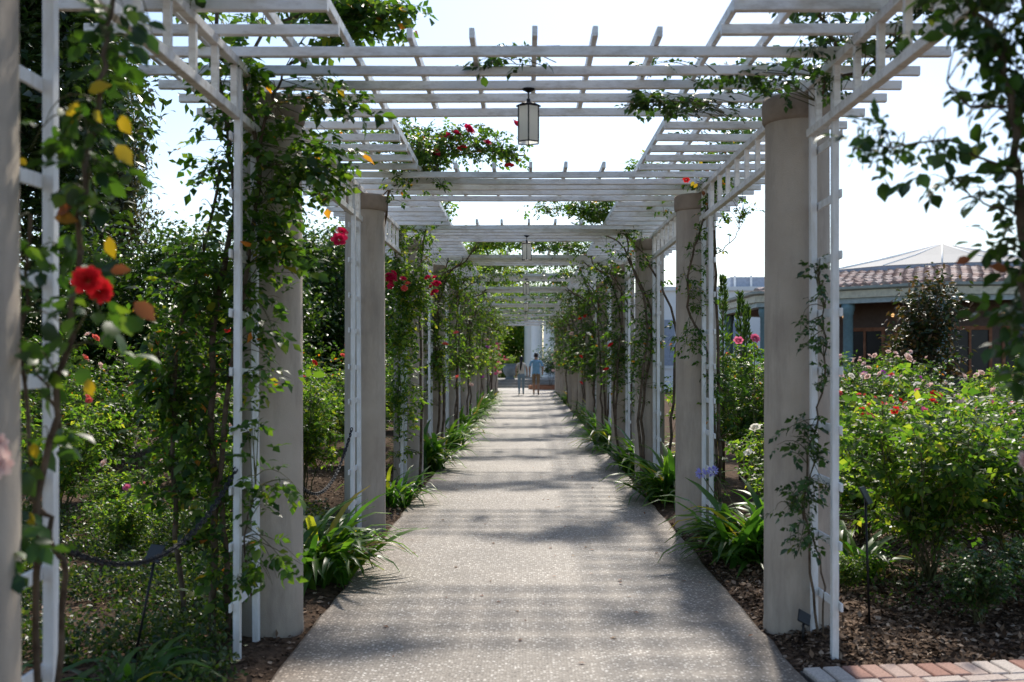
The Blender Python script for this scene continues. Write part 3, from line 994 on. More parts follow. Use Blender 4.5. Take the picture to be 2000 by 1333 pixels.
# --- second right column, sparse
v = Plant(14, (1.60, 5.46, 0))
v.stem([(1.60, 5.46, -.05), P(1582, 1090, 5.45), P(1572, 950, 5.42), P(1590, 840, 5.4), P(1612, 720, 5.35), P(1610, 600, 5.35), P(1600, 530, 5.35)], .008, .003)
v.stem([(1.62, 5.4, -.05), P(1605, 1120, 5.4), P(1570, 1000, 5.38), P(1600, 880, 5.36)], .006, .003)
v.stem([P(1600, 230, 5.45), P(1610, 150, 5.3), P(1630, 90, 5.1), P(1610, 40, 4.9), P(1590, -20, 4.8)], .010, .006)
v.stem([P(1610, 150, 5.3), P(1680, 140, 5.0), P(1760, 60, 4.6), P(1840, -20, 4.3)], .009, .006)
for a in ((1604, 555, 5.35, 20, 55, .08, 7), (1585, 660, 5.3, 45, 30, .08, 7), (1605, 720, 5.3, 20, 40, .06, 4), (1555, 880, 5.25, 40, 60, .1, 8), (1555, 990, 5.25, 50, 50, .1, 9), (1595, 930, 5.3, 20, 80, .1, 5), (1575, 1060, 5.25, 40, 30, .1, 5)):
    pb(v, *a, gap=.05, sc=.8)
for a in ((1560, 120, 5.1, 45, 40, .12, 6), (1640, 60, 5.0, 80, 50, .25, 12), (1560, 20, 4.9, 60, 30, .2, 8), (1720, 60, 4.7, 70, 50, .25, 10), (1820, 10, 4.4, 70, 40, .3, 8), (1620, 170, 5.2, 30, 40, .1, 4),
          (1245, 200, 5.95, 36, 20, .1, 8), (1330, 212, 6.2, 60, 10, .15, 6), (940, 128, 5.42, 45, 5, .05, 4), (1265, 125, 5.5, 20, 6, .1, 2), (1400, 150, 5.6, 60, 6, .2, 5)):
    pb(v, *a, gap=.06, sc=.95)
v.blob(Vector((1.6, 6.2, 3.3)), .45, .9, .12, 16, gap=.06, sc=1.1)
v.blob(Vector((1.55, 7.6, 3.3)), .4, .7, .12, 12, gap=.06, sc=1.1)
t = finish_vine(v, 'climbing_rose', 'sparse climbing rose clinging to the near right column and trellis', M['dark_leaf'], LEAF_DARK, 300, ln=.052)

# --- third pair
v = Plant(15, (-1.35, 9.42, 0))
v.stem([(-1.35, 9.42, -.05), (-1.38, 9.42, 1.2), (-1.36, 9.4, 2.4), (-1.25, 9.2, 3.1), (-1.0, 8.9, 3.28), (-.5, 8.7, 3.35), (0.0, 8.6, 3.3)], .018, .006)
v.stem([(-1.36, 9.4, 2.2), P(740, 400, 9.3), P(800, 350, 8.9), P(860, 345, 8.6)], .008, .004)
for a in ((850, 290, 8.7, 60, 48, .45, 46), (930, 285, 8.7, 80, 48, .4, 44), (1000, 300, 8.6, 45, 28, .2, 13), (820, 320, 8.8, 50, 25, .4, 24), (760, 352, 8.6, 60, 10, .2, 8), (790, 380, 9.1, 50, 25, .2, 8), (860, 370, 8.7, 30, 10, .1, 3), (790, 260, 8.0, 40, 30, .4, 10)):
    pb(v, *a, gap=.062, sc=.9)
v.blob(Vector((-1.4, 7.7, 3.3)), .5, .8, .12, 24, gap=.06, sc=1.1)
t = finish_vine(v, 'climbing_rose', 'climbing rose with red blooms spilling over the roof behind the near lantern', M['rose_leaf'], LEAF_ROSE, 120, ln=.054)
for px, py in ((870, 272), (876, 268), (918, 258), (914, 252), (952, 281), (995, 326), (1006, 243), (890, 262), (903, 292), (850, 300)):
    flower(t, P(px, py, 8.5) - v.o, .05, ROSE['red' if px % 2 else 'crimson'])

v = Plant(16, (1.72, 9.0, 0))
v.stem([(1.72, 9.0, -.05), P(1398, 900, 9.0), P(1385, 700, 8.95), P(1345, 600, 8.85), P(1352, 500, 8.8), P(1380, 420, 8.75), P(1395, 330, 8.7), P(1420, 270, 8.6)], .014, .006)
v.stem([(1.76, 9.0, -.05), P(1405, 800, 9.0), P(1400, 600, 8.9), P(1395, 450, 8.8)], .018, .01)
v.stem([P(1395, 500, 8.8), P(1430, 470, 8.7), P(1450, 430, 8.6)], .005, .003)
for a in ((1365, 560, 8.85, 40, 70, .12, 14), (1345, 680, 8.8, 35, 25, .1, 6), (1385, 780, 8.9, 25, 90, .15, 12), (1400, 930, 9.0, 20, 60, .12, 6), (1420, 330, 8.6, 50, 50, .3, 18), (1395, 420, 8.7, 45, 40, .2, 12), (1440, 280, 8.5, 40, 30, .3, 10),
          (1350, 350, 9.0, 50, 12, .2, 6), (1240, 325, 9.4, 40, 12, .2, 8), (1450, 400, 8.5, 30, 30, .1, 5), (1370, 480, 8.8, 25, 40, .1, 6)):
    pb(v, *a, gap=.06, sc=.85)
v.blob(Vector((1.6, 9.6, 3.3)), .45, .9, .12, 16, gap=.06, sc=1.1)
v.blob(Vector((1.5, 10.9, 3.3)), .45, .7, .12, 14, gap=.06, sc=1.1)
t = finish_vine(v, 'climbing_rose', 'climbing rose twisting up the third column of the right-hand row', M['rose_leaf'], LEAF_ROSE, 120, ln=.054)
for px, py in ((1290, 345), (1340, 352)):
    flower(t, P(px, py, 8.6) - v.o, .035, ROSE['red'])
for k in range(14):
    single(t, v, random.gauss(1385, 20), random.gauss(330, 30), 8.6, .05, LEAF_RUST if k % 2 else LEAF_YEL, (random.uniform(-1, 1), 0, -1), (0, -1, .4))

# --- fourth left, dense with crimson clusters
v = Plant(17, (-1.3, 12.3, 0))
v.stem([(-1.3, 12.3, -.05), (-1.28, 12.28, 1.0), (-1.3, 12.3, 2.0), P(830, 450, 12.0), P(870, 400, 11.7), P(910, 345, 11.5)], .02, .008)
v.stem([(-1.5, 12.2, -.05), (-1.55, 12.1, 1.2), (-1.5, 12.1, 2.2), P(770, 480, 12.0), P(800, 420, 11.9)], .016, .008)
for a in ((790, 460, 11.8, 40, 50, .3, 34), (800, 560, 11.6, 50, 45, .25, 38), (785, 660, 11.6, 40, 60, .25, 36), (790, 780, 11.8, 40, 70, .25, 30), (860, 420, 11.6, 40, 30, .2, 10), (830, 600, 11.7, 30, 50, .2, 16),
          (835, 500, 11.9, 30, 25, .2, 8), (775, 880, 11.9, 20, 40, .2, 6), (840, 380, 11.8, 50, 20, .3, 10)):
    pb(v, *a, gap=.075, sc=1.0)
t = finish_vine(v, 'climbing_rose', 'climbing rose with crimson flower clusters on the fourth left column', M['bush_leaf'], ln=.058)
for k in range(13):
    flower(t, P(765 + random.gauss(0, 11), 543 + random.gauss(0, 9), 11.4) - v.o, .05, ROSE['crimson'])
for k in range(8):
    flower(t, P(845 + random.gauss(0, 6), 557 + random.gauss(0, 9), 11.5) - v.o, .048, ROSE['crimson'])
for k in range(4):
    flower(t, P(790 + random.gauss(0, 8), 568 + random.gauss(0, 5), 11.4) - v.o, .045, ROSE['coral'])

# --- the rest of the two rows
DENS_L = {4: 1.3, 5: .9, 6: 1.3, 7: .7, 8: 1.2, 9: .7, 10: 1.1, 11: .9, 12: 1.1, 13: .8}
DENS_R = {3: .5, 4: 1.1, 5: .6, 6: 1.4, 7: .9, 8: 1.1, 9: .7, 10: 1.0, 11: .8, 12: 1.0, 13: .8}
BLOOM = {('l', 4): ('coral', 3), ('l', 6): ('blush', 3), ('l', 8): ('magenta', 2), ('l', 9): ('blush', 4), ('l', 11): ('pink', 9), ('l', 12): ('blush', 8),
         ('r', 4): ('red', 2), ('r', 6): ('red', 4), ('r', 8): ('blush', 2), ('r', 12): ('blush', 5), ('r', 5): ('cream', 2)}
for sd, dens, X, sg in (('l', DENS_L, XL, 1), ('r', DENS_R, XR, -1)):
    for i, dn in dens.items():
        y = YC[i]
        v = Plant(100 + i + (50 if sd == 'r' else 0), (X + .1 * sg, y - .33, 0))
        rr = v.r
        base = v.o
        for k in range(3):
            dx, dy = rr.uniform(-.28, .06) * sg, rr.uniform(-.2, .12)
            v.stem([base + Vector((dx, dy, -.05)), base + Vector((dx + rr.uniform(-.08, .08), dy, 1.0)), base + Vector((dx + rr.uniform(-.1, .1), dy, 2.0)),
                    base + Vector((rr.uniform(0, .2) * sg, rr.uniform(-.2, .2), 2.75)), base + Vector((rr.uniform(.1, .5) * sg, rr.uniform(-.5, .5), 3.05)),
                    base + Vector((rr.uniform(.2, .9) * sg, rr.uniform(-.8, .8), 3.3))], .02, .007, jit=.02)
        far = i > 6
        gp = .085 if far else .075
        for z, rx, rz in ((1.45, .26, .45), (1.75, .30, .55), (2.4, .40, .55)):
            v.blob(base + Vector((.07 * sg, -.05, z)), rx * (1.1 if sd == 'l' else .9), .32, rz, int((26 if not far else 20) * dn), gap=gp, sc=1.2 if not far else 1.5)
        v.blob(base + Vector((-.3 * sg, .1, 1.5)), .3, .45, 1.0, int(24 * dn), gap=gp, sc=1.25)
        v.blob(base + Vector((.25 * sg, .2, 2.85)), .45, .6, .25, int(22 * dn), gap=gp, sc=1.25)
        # over the roof slats
        v.blob(base + Vector((.3 * sg, .6, 3.32)), .6, 1.3, .15, int(30 * dn), gap=gp, sc=1.3)
        if i in (4, 5, 6, 7, 8, 9, 10, 11):
            v.blob(base + Vector((1.1 * sg, -.3, 3.38)), .75, .45, .16, int(36 * dn), gap=gp, sc=1.3)
        if i in (5, 7, 9, 11):
            v.blob(base + Vector((1.0 * sg, -.9, 3.06)), .5, .3, .1, int(8 * dn), gap=gp, sc=1.3)
        if i == 3:
            v.blob(Vector((.62, 11.85, 3.34)), .75, .2, .14, 40, gap=.06, sc=1.05)
            v.blob(Vector((1.05, 11.8, 3.4)), .35, .3, .2, 24, gap=.06, sc=1.05)
        side = 'left' if sd == 'l' else 'right'
        extra = ' with %s blooms' % {'coral': 'coral', 'blush': 'pale pink', 'magenta': 'magenta', 'pink': 'bright pink', 'red': 'red', 'cream': 'cream'}[BLOOM[(sd, i)][0]] if (sd, i) in BLOOM else ''
        t = finish_vine(v, 'climbing_rose', 'climbing rose on the %s column of the %s-hand row%s' % (ORD[i], side, extra), M['bush_leaf' if sd == 'l' else 'rose_leaf'], ln=.05, shape=4 if i < 6 else 2)  # left row's sunlit look is put into a brighter leaf colour
        if (sd, i) in BLOOM:
            kd, cnt = BLOOM[(sd, i)]
            for k in range(cnt):
                flower(t, Vector((rr.uniform(.1, .35) * sg, rr.uniform(-.45, -.25), rr.uniform(.9, 2.5))), .06 if not far else .085, ROSE[kd], rnd=rr)

# ------------------------------------------------------------------ agapanthus clumps
def strap(L_, w, out_, bend, n=6):
    """one arching strap leaf from the origin, leaning along +X"""
    v, f = [], []
    a = math.radians(78) - out_
    x = z = 0.0
    for i in range(n + 1):
        t = i / n
        ww = w * (0.7 + 0.5 * t) * (1 - t ** 3.2) + .0008
        v += [(x, -ww, z + .006 * (1 - t)), (x, 0, z - .003), (x, ww, z + .006 * (1 - t))]
        a -= bend / n * (0.5 + 1.2 * t)
        x += L_ / n * math.cos(a)
        z += L_ / n * math.sin(a)
    for i in range(n):
        q = i * 3
        f += [(q, q + 1, q + 4, q + 3), (q + 1, q + 2, q + 5, q + 4)]
    return v, f


STRAPS = []
rs = random.Random(31)
for k in range(10):
    v_, f_ = strap(rs.uniform(.5, .76), rs.uniform(.021, .031), rs.uniform(.0, .6), rs.uniform(.7, 2.0))
    STRAPS.append(MB().add(v_, f_, True).mesh('strap_leaf', M['strap_leaf']))


def umbel(root, base, top, rnd):
    MB().tube(bez(Vector(base), Vector(top), Vector((0, 0, .05)), 5), .004, 5).build('flower_stalk', M['cane'], root)
    B, D = [], []
    for k in range(46):
        d = Vector((rnd.gauss(0, 1), rnd.gauss(0, 1), rnd.gauss(0.3, 1))).normalized()
        B.append(tuple(Vector(top) + d * .022))
        D.append(tuple(d + Vector((rnd.gauss(0, .3), rnd.gauss(0, .3), rnd.gauss(0, .3)))))
    B, D = np.array(B), np.array(D)
    link('flower', leaf_mesh('umbel', B, D, np.random.default_rng(3).normal(size=B.shape), np.full(len(B), .032), M['lilac'], 4, .9), root)


def agapanthus(x, y, n, sc, label, seed, singles=True, um=None):
    rnd = random.Random(seed)
    t = thing('agapanthus', label, 'agapanthus', (x, y, -.01), 'agapanthus clumps edging the walk')
    if singles:
        for k in range(n):
            o = link('leaf', rnd.choice(STRAPS), t, (rnd.gauss(0, .09 * sc), rnd.gauss(0, .12 * sc), -.02))
            s = sc * rnd.uniform(.75, 1.15)
            o.scale = (s, s, s)
            o.rotation_euler = (rnd.uniform(-.25, .25), rnd.uniform(-.25, .2), rnd.uniform(0, 6.283))
    else:
        mb = MB()
        for k in range(n):
            v_, f_ = strap(rnd.uniform(.5, .76), rnd.uniform(.022, .032), rnd.uniform(.0, .6), rnd.uniform(.7, 2.0), 4)
            R_ = Matrix.Translation((rnd.gauss(0, .1 * sc), rnd.gauss(0, .16 * sc), -.02)) @ Matrix.Rotation(rnd.uniform(0, 6.28), 4, 'Z') @ Matrix.Scale(sc * rnd.uniform(.8, 1.15), 4)
            mb.add([R_ @ Vector(p) for p in v_], f_, True)
        mb.build('foliage', M['strap_leaf'], t, kind='stuff')
    if um:
        for b_, tp in um:
            umbel(t, b_, tp, rnd)
    return t


agapanthus(-1.48, 7.05, 300, 1.1, 'largest strap-leaved agapanthus clump between the two near left columns', 1)
agapanthus(-1.40, 10.6, 110, .85, 'small strap-leaved clump beside the third left column', 2)
agapanthus(-1.42, 14.0, 180, 1.15, 'arching agapanthus clump beyond the fourth left column', 3)
agapanthus(1.74, 7.6, 300, 1.1, 'broad agapanthus clump behind the near right column', 4, um=[((0, 0, 0), P(1355, 922, 7.9) - Vector((1.70, 7.7, -.01))), ((.1, .1, 0), P(1378, 918, 8.0) - Vector((1.7, 7.7, -.01)))])
agapanthus(1.63, 10.9, 260, 1.08, 'dark agapanthus clump between the third and fourth right columns', 5)
agapanthus(2.35, 8.6, 120, 1.0, 'sunlit strap-leaved clump in the bed behind the right-hand columns', 6, um=[((0, 0, 0), (.0, -.1, .78)), ((.05, 0, 0), (.2, 0, .72))])
agapanthus(2.3, 7.0, 110, .9, 'pale strap-leaved clump right of the near right trellis', 12)
agapanthus(1.58, 16.9, 200, 1.25, 'agapanthus clump beside the fifth right column', 7, singles=False)
for k, (x, y, n, lb) in enumerate(((-1.45, 20.6, 90, 'agapanthus clump beside the sixth left column'), (-1.4, 17.5, 50, 'short agapanthus clump beside the fifth left column'), (-1.42, 27.5, 80, 'agapanthus clump beside the eighth left column'), (-1.42, 34.5, 80, 'agapanthus clump beside the tenth left column'),
                                   (1.6, 24.2, 70, 'agapanthus clump beside the seventh right column'), (1.62, 13.9, 70, 'agapanthus clump between the fourth and fifth right columns'), (1.6, 20.4, 80, 'agapanthus clump beside the sixth right column'), (-1.42, 24.1, 70, 'agapanthus clump beside the seventh left column'), (-1.42, 31, 70, 'agapanthus clump beside the ninth left column'), (1.6, 34.0, 60, 'agapanthus clump beside the tenth right column'))):
    agapanthus(x, y, n * 2, 1.15, lb, 40 + k, singles=False)
agapanthus(-1.75, 4.35, 60, .75, 'dark strap-leaved tuft at the bottom left corner', 8)
agapanthus(-2.15, 4.2, 40, .7, 'second dark strap-leaved tuft at the bottom left corner', 9)

# ------------------------------------------------------------------ rose bushes of the garden beds
def bush_plant(seed, h, w, canes, per, gap, sc):
    v = Plant(seed)
    rnd = v.r
    tips = []
    for k in range(canes):
        a = 2 * math.pi * (k + rnd.random() * .7) / canes
        q = w * math.sqrt(rnd.random()) * .8
        hh = h * rnd.uniform(.72, 1.0) * (1 - .25 * (q / w) ** 2)
        tip = Vector((q * math.cos(a), q * math.sin(a), hh))
        v.stem([Vector((rnd.uniform(-.06, .06), rnd.uniform(-.06, .06), -.03)), Vector((tip.x * .35, tip.y * .35, hh * .35)), Vector((tip.x * .8, tip.y * .8, hh * .72)), tip], .008, .003, n=5)
        tips.append(tip)
        for j in range(per):
            t = rnd.uniform(.3, 1.0)
            b = Vector((tip.x * t, tip.y * t, hh * t))
            d = Vector((rnd.gauss(0, .16), rnd.gauss(0, .16), rnd.uniform(.02, .24))) * (.6 + .5 * h)
            v.shoot(b, b + d, Vector((0, 0, .04)), gap=gap, sc=sc, start=.15, n=4)
            tips.append(b + d)
    return v, tips


BUSH = []
for s_, h, w, cn, per, gap, sc in ((201, 1.25, .62, 12, 20, .05, 1.15), (202, 1.1, .7, 13, 18, .05, 1.2), (203, 1.5, .6, 12, 22, .055, 1.2), (204, .95, .6, 12, 19, .05, 1.1), (205, 1.7, .75, 14, 22, .055, 1.25)):
    v, tips = bush_plant(s_, h, w, cn, per, gap, sc)
    stems = MB()
    for s in v.stems:
        stems.add(s.v, s.f, True)
    B, D, Nn, S_ = v.leaves(.05)
    BUSH.append((stems.mesh('stems', M['cane']), v.tw.mesh('twigs', M['cane']), {k: leaf_mesh('foliage', B, D, Nn, S_, M[k], 4) for k in ('bush_leaf', 'rose_leaf', 'dark_leaf')}, sorted(tips, key=lambda p: -p.z)))


def bush(x, y, kind, sc, bloom, nb, fs, label, seed, mat='bush_leaf', face=(0, -1, 0)):
    rnd = random.Random(seed)
    st, tw, fo, tips = BUSH[kind]
    t = thing('rose_bush', label, 'rose bush', (x, y, 0), 'rose bushes in the garden beds', rnd.uniform(0, 6.28))
    t.scale = (sc, sc, sc * rnd.uniform(.95, 1.08))
    link('stems', st, t)
    link('twigs', tw, t, kind='stuff')
    link('foliage', fo[mat], t, kind='stuff')
    pick = tips[:max(nb * 2, 10)]
    rnd.shuffle(pick)
    for k in range(min(nb, len(pick))):
        b = bloom[k % len(bloom)] if isinstance(bloom, (list, tuple)) else bloom
        flower(t, pick[k] + Vector((rnd.uniform(-.03, .03), rnd.uniform(-.03, .03), .02)), fs / sc * rnd.uniform(.75, 1.15), ROSE[b], rnd=rnd)
    return t


K = 0


def bushes(rows):
    global K
    for row in rows:
        K += 1
        x, y, kd, sc, bl, nb, fs, lb = row[:8]
        bush(x, y, kd, sc, bl, nb, fs, lb, 500 + K, row[8] if len(row) > 8 else 'bush_leaf')


bushes([
    # right-hand beds, front to back
    (2.72, 6.75, 1, 1.12, 'blush', 1, .05, 'large leafy green rose bush standing in mulch near the brick paving'),
    (3.38, 6.9, 0, 1.08, 'blush', 2, .05, 'tall dark-based rose bush at the right edge behind the mulch', 'rose_leaf'),
    (2.25, 8.1, 3, .8, ['cream'], 2, .045, 'low leafy rose bush just right of the near right trellis'),
    (2.85, 8.4, 3, .95, ['blush', 'cream'], 6, .055, 'rose bush with big blush blooms behind the near mulch bed'),
    (3.7, 8.8, 1, .85, ['blush', 'pink'], 4, .05, 'rose bush with a few pink blooms in the second row at right'),
    (4.5, 8.8, 0, .82, 'blush', 3, .05, 'rose bush at the right edge of the second row, pale buds'),
    (2.45, 9.8, 3, .9, ['cream'], 8, .06, 'white-flowered rose bush seen between the second and third right columns'),
    (3.3, 10.4, 3, 1.0, ['coral', 'red'], 7, .05, 'yellow-green rose bush dotted with red buds just past the near trellis'),
    (4.2, 10.6, 1, .95, ['coral', 'red'], 7, .05, 'rose bush with coral red blooms in the middle of the right garden'),
    (5.1, 10.8, 3, 1.05, ['pink', 'cream'], 5, .05, 'rose bush with mixed pink and cream blooms at middle right'),
    (3.5, 12.2, 3, 1.1, ['coral', 'coral', 'coral'], 12, .042, 'low hedge-like rose bush thick with coral red flowers'),
    (4.5, 12.6, 3, 1.1, ['coral', 'coral'], 12, .042, 'second low rose bush thick with coral red flowers'),
    (5.5, 12.8, 3, 1.1, ['red', 'pink'], 7, .05, 'rose bush with scarlet and pink flowers below the magnolia'),
    (6.3, 12.6, 1, 1.05, ['cream', 'blush'], 5, .055, 'light green rose bush with cream blooms at far right', ),
    (2.75, 11.8, 4, 1.0, ['pink'], 2, .08, 'tall rose bush with one large bright pink bloom between right columns', 'rose_leaf'),
    (2.5, 13.4, 2, .95, ['cream'], 5, .06, 'upright rose bush with cream blooms beyond the third right column'),
    (4.6, 15.4, 2, .85, ['blush', 'cream'], 12, .06, 'rose bush covered in pale pink flowers in the back row', 'rose_leaf'),
    (5.5, 15.6, 2, .85, ['blush', 'cream', 'magenta'], 14, .06, 'back-row rose bush with a magenta cluster among pale blooms', 'rose_leaf'),
    (6.4, 15.8, 2, .85, ['blush', 'cream'], 12, .06, 'back-row rose bush of pale blooms before the magnolia', 'rose_leaf'),
    (7.3, 15.4, 4, .82, ['blush', 'cream'], 5, .06, 'bright green rose bush right of the magnolia'),
    (8.3, 15.4, 4, .82, ['cream'], 4, .06, 'bright green rose bush at far right under the pavilion eave'),
    (6.0, 18.6, 4, 1.0, ['blush'], 12, .06, 'distant rose bush of pale blooms before the blue-grey pavilion post', 'rose_leaf'),
    (7.2, 18.9, 4, .95, ['blush'], 10, .06, 'distant rose bush of pale blooms in front of the dark pavilion wall', 'rose_leaf'),
    (9.3, 18.2, 4, 1.0, ['cream'], 5, .06, 'distant bright rose bush with white blooms right of the magnolia'),
    (3.6, 16.2, 4, .9, ['cream', 'blush'], 4, .06, 'rose bush seen between the third and fourth right columns'),
    (4.4, 20.0, 4, 1.0, ['coral'], 3, .06, 'rose bush before the far white wall at right'),
    (2.62, 5.75, 3, .46, 'blush', 0, .04, 'low leafy green shrub at the bottom right above the bricks', 'dark_leaf'),
    (3.1, 5.95, 3, .5, 'blush', 0, .04, 'low leafy shrub at the right edge above the bricks', 'dark_leaf'),
    (2.1, 6.5, 3, .3, 'blush', 0, .04, 'tiny bright green seedling rose beside the black plant marker'),
    # left-hand beds
    (-2.45, 7.6, 3, .5, ['pink'], 1, .04, 'small leafy rose seedling behind the near left vine', 'rose_leaf'),
    (-3.0, 7.5, 3, .55, ['pink'], 2, .04, 'small rose bush with pink buds beyond the black plant marker', 'bush_leaf'),
    (-2.6, 8.7, 0, .75, ['blush'], 2, .05, 'rose bush close behind the sagging chain end', 'bush_leaf'),
    (-4.3, 9.2, 0, .95, ['coral'], 2, .05, 'bright leafy rose bush right of the blurred left trellis', 'bush_leaf'),
    (-3.4, 10.4, 1, .95, ['blush'], 3, .05, 'sunlit rose bush among the left-hand beds with pale buds', 'bush_leaf'),
    (-2.75, 9.6, 3, .75, ['coral'], 2, .05, 'low sunlit rose bush beyond the chain'),
    (-3.5, 8.6, 3, .62, ['blush'], 2, .05, 'low bright green rose bush left of the sunlit mulch'),
    (-4.7, 11.0, 4, .85, ['blush', 'coral'], 5, .07, 'rose bush with salmon buds left of the near left column', 'rose_leaf'),
    (-3.9, 12.6, 4, .9, ['coral', 'blush'], 4, .07, 'sunlit rose bush behind the near left vine'),
    (-5.9, 12.0, 4, .95, ['blush'], 4, .07, 'rose bush behind the blurred left trellis', 'rose_leaf'),
    (-5.2, 14.5, 4, 1.1, ['coral'], 4, .07, 'taller rose bush in front of the left hedge trees', 'rose_leaf'),
    (-7.0, 14.2, 4, 1.15, ['blush'], 3, .07, 'tall rose bush below the large dark tree', 'rose_leaf'),
    (-2.45, 11.0, 2, .95, ['red', 'coral'], 5, .05, 'red-flowered rose bush between the second and third left columns'),
    (-3.1, 12.8, 4, .8, ['red', 'magenta'], 5, .06, 'rose bush with dark red blooms beyond the third left column'),
    (-2.5, 14.6, 4, .95, ['coral', 'red'], 5, .06, 'rose bush behind the third left column'),
    (-4.2, 16.2, 4, 1.15, ['red'], 5, .06, 'rose bush before the left hedge trees', 'rose_leaf'),
    (-2.7, 17.6, 4, 1.1, ['coral'], 3, .06, 'rose bush behind the fourth left column', 'rose_leaf'),
    (-2.6, 21.5, 4, 1.1, ['pink'], 3, .06, 'rose bush behind the fifth left column', 'rose_leaf'),
])
# big pink bloom against the far building
pr = thing('rose_cane', 'single upright rose cane topped by one large pink bloom right of the third right column', 'rose cane', (2.55, 11.2, 0))
MB().tube(smooth_line([(0, 0, -.03), (.02, 0, .8), P(1474, 672, 11.2) - Vector((2.55, 11.2, 0))], 4), [.007] * 4 + [.005] * 4 + [.004], 5).build('stem', M['cane'], pr)
flower(pr, P(1474, 662, 11.2) - Vector((2.55, 11.2, 0)), .06, ROSEN['pink'], (1.1, .1, .2))

# ------------------------------------------------------------------ low cover, mulch chips, fallen leaves
g = np.random.default_rng(77)


def scatter(name, n, x0, x1, y0, y1, s0, s1, mat, label, zoff=.008, upr=.35, hgt=0.0, mask=None):
    x, y = g.uniform(x0, x1, n), g.uniform(y0, y1, n)
    if mask is not None:
        k = mask(x, y)
        x, y = x[k], y[k]
    n = len(x)
    z = np.array([ground_h(a, b) for a, b in zip(x, y)]) + zoff + (g.random(n) ** 1.5) * hgt
    B = np.stack([x, y, z], 1)
    D = np.stack([g.normal(size=n), g.normal(size=n), g.normal(size=n) * upr], 1)
    Nn = np.stack([g.normal(size=n) * upr, g.normal(size=n) * upr, np.ones(n)], 1)
    o = link(name, leaf_mesh(name, B, D, Nn, g.uniform(s0, s1, n), mat, 2), kind='stuff')
    tag(o, label, None)
    return o


pathside = lambda x, y: (x < PL - .01) | (x > PR + .01)
bed_r = lambda x, y: (x > PR + .02) & (y > 4.975 + (x - 1.375) * .114)
scatter('mulch', 42000, 1.36, 4.4, 4.95, 9.5, .012, .055, M['mulch'], 'loose bark mulch in the right-hand bed', mask=bed_r)
scatter('mulch', 26000, -6.5, -1.24, 3.2, 16, .012, .055, M['mulch'], 'loose bark mulch in the left-hand bed', mask=pathside)
scatter('mulch', 9000, -1.8, 1.95, 5, 24, .012, .045, M['mulch'], 'loose bark mulch along the edges of the walk', mask=pathside)
clump = lambda x, y: (np.sin(x * 5 + y * 2) + np.sin(y * 4.1 - x * 2.2) + .6 * np.sin(x * 11 + y * 9)) > -0.5
scatter('ground_cover', 95000, -5.2, -1.32, 3.6, 9.6, .02, .046, M['cover_leaf'], 'dark small-leaved ground cover under the chain', zoff=.01, upr=.9, hgt=.2, mask=lambda x, y: clump(x, y) & (x < -1.36 - .25 * (y > 5.2)))
scatter('ground_cover', 9000, 1.9, 5.0, 5.4, 9.5, .016, .04, M['cover_leaf'], 'patchy green ground cover in the right-hand bed', zoff=.01, upr=.9, hgt=.12, mask=lambda x, y: (np.sin(x * 3 + y * 2) + np.sin(y * 3.1 - x * 2.2)) > .7)
scatter('mulch', 2600, -1.235, 1.36, 4.8, 26, .006, .022, M['mulch'], 'crumbs of bark and soil spilled on the edges of the walk', zoff=.0755, upr=.1,
        mask=lambda x, y: np.minimum(x - PL, PR - x) < .02 + .16 * g.random(len(x)) ** 2.5)
scatter('fallen_leaves', 150, -1.15, 1.3, 5, 22, .02, .05, M['rust_leaf'], 'few dry leaves lying on the walk', zoff=.0765, upr=.12)

# ------------------------------------------------------------------ trees
def crown_leaves(rng, clumps, per, spread, size, flat=.5, droop=0.0):
    B, D, Nn = [], [], []
    for c, s in clumps:
        n = int(per * s)
        o = rng.normal(size=(n, 3)) * spread * s
        if droop:
            o[:, 2] = -np.abs(rng.normal(size=n)) * spread * droop
            o[:, 0] *= .45
            o[:, 1] *= .45
        B.append(np.array(c) + o)
        d = rng.normal(size=(n, 3))
        d[:, 2] = d[:, 2] * .6 - (.3 + droop * .5)
        D.append(d)
        q = rng.normal(size=(n, 3)) * flat
        q[:, 2] += 1
        Nn.append(q)
    B, D, Nn = np.concatenate(B), np.concatenate(D), np.concatenate(Nn)
    return B, D, Nn, rng.uniform(.7, 1.25, len(B)) * size


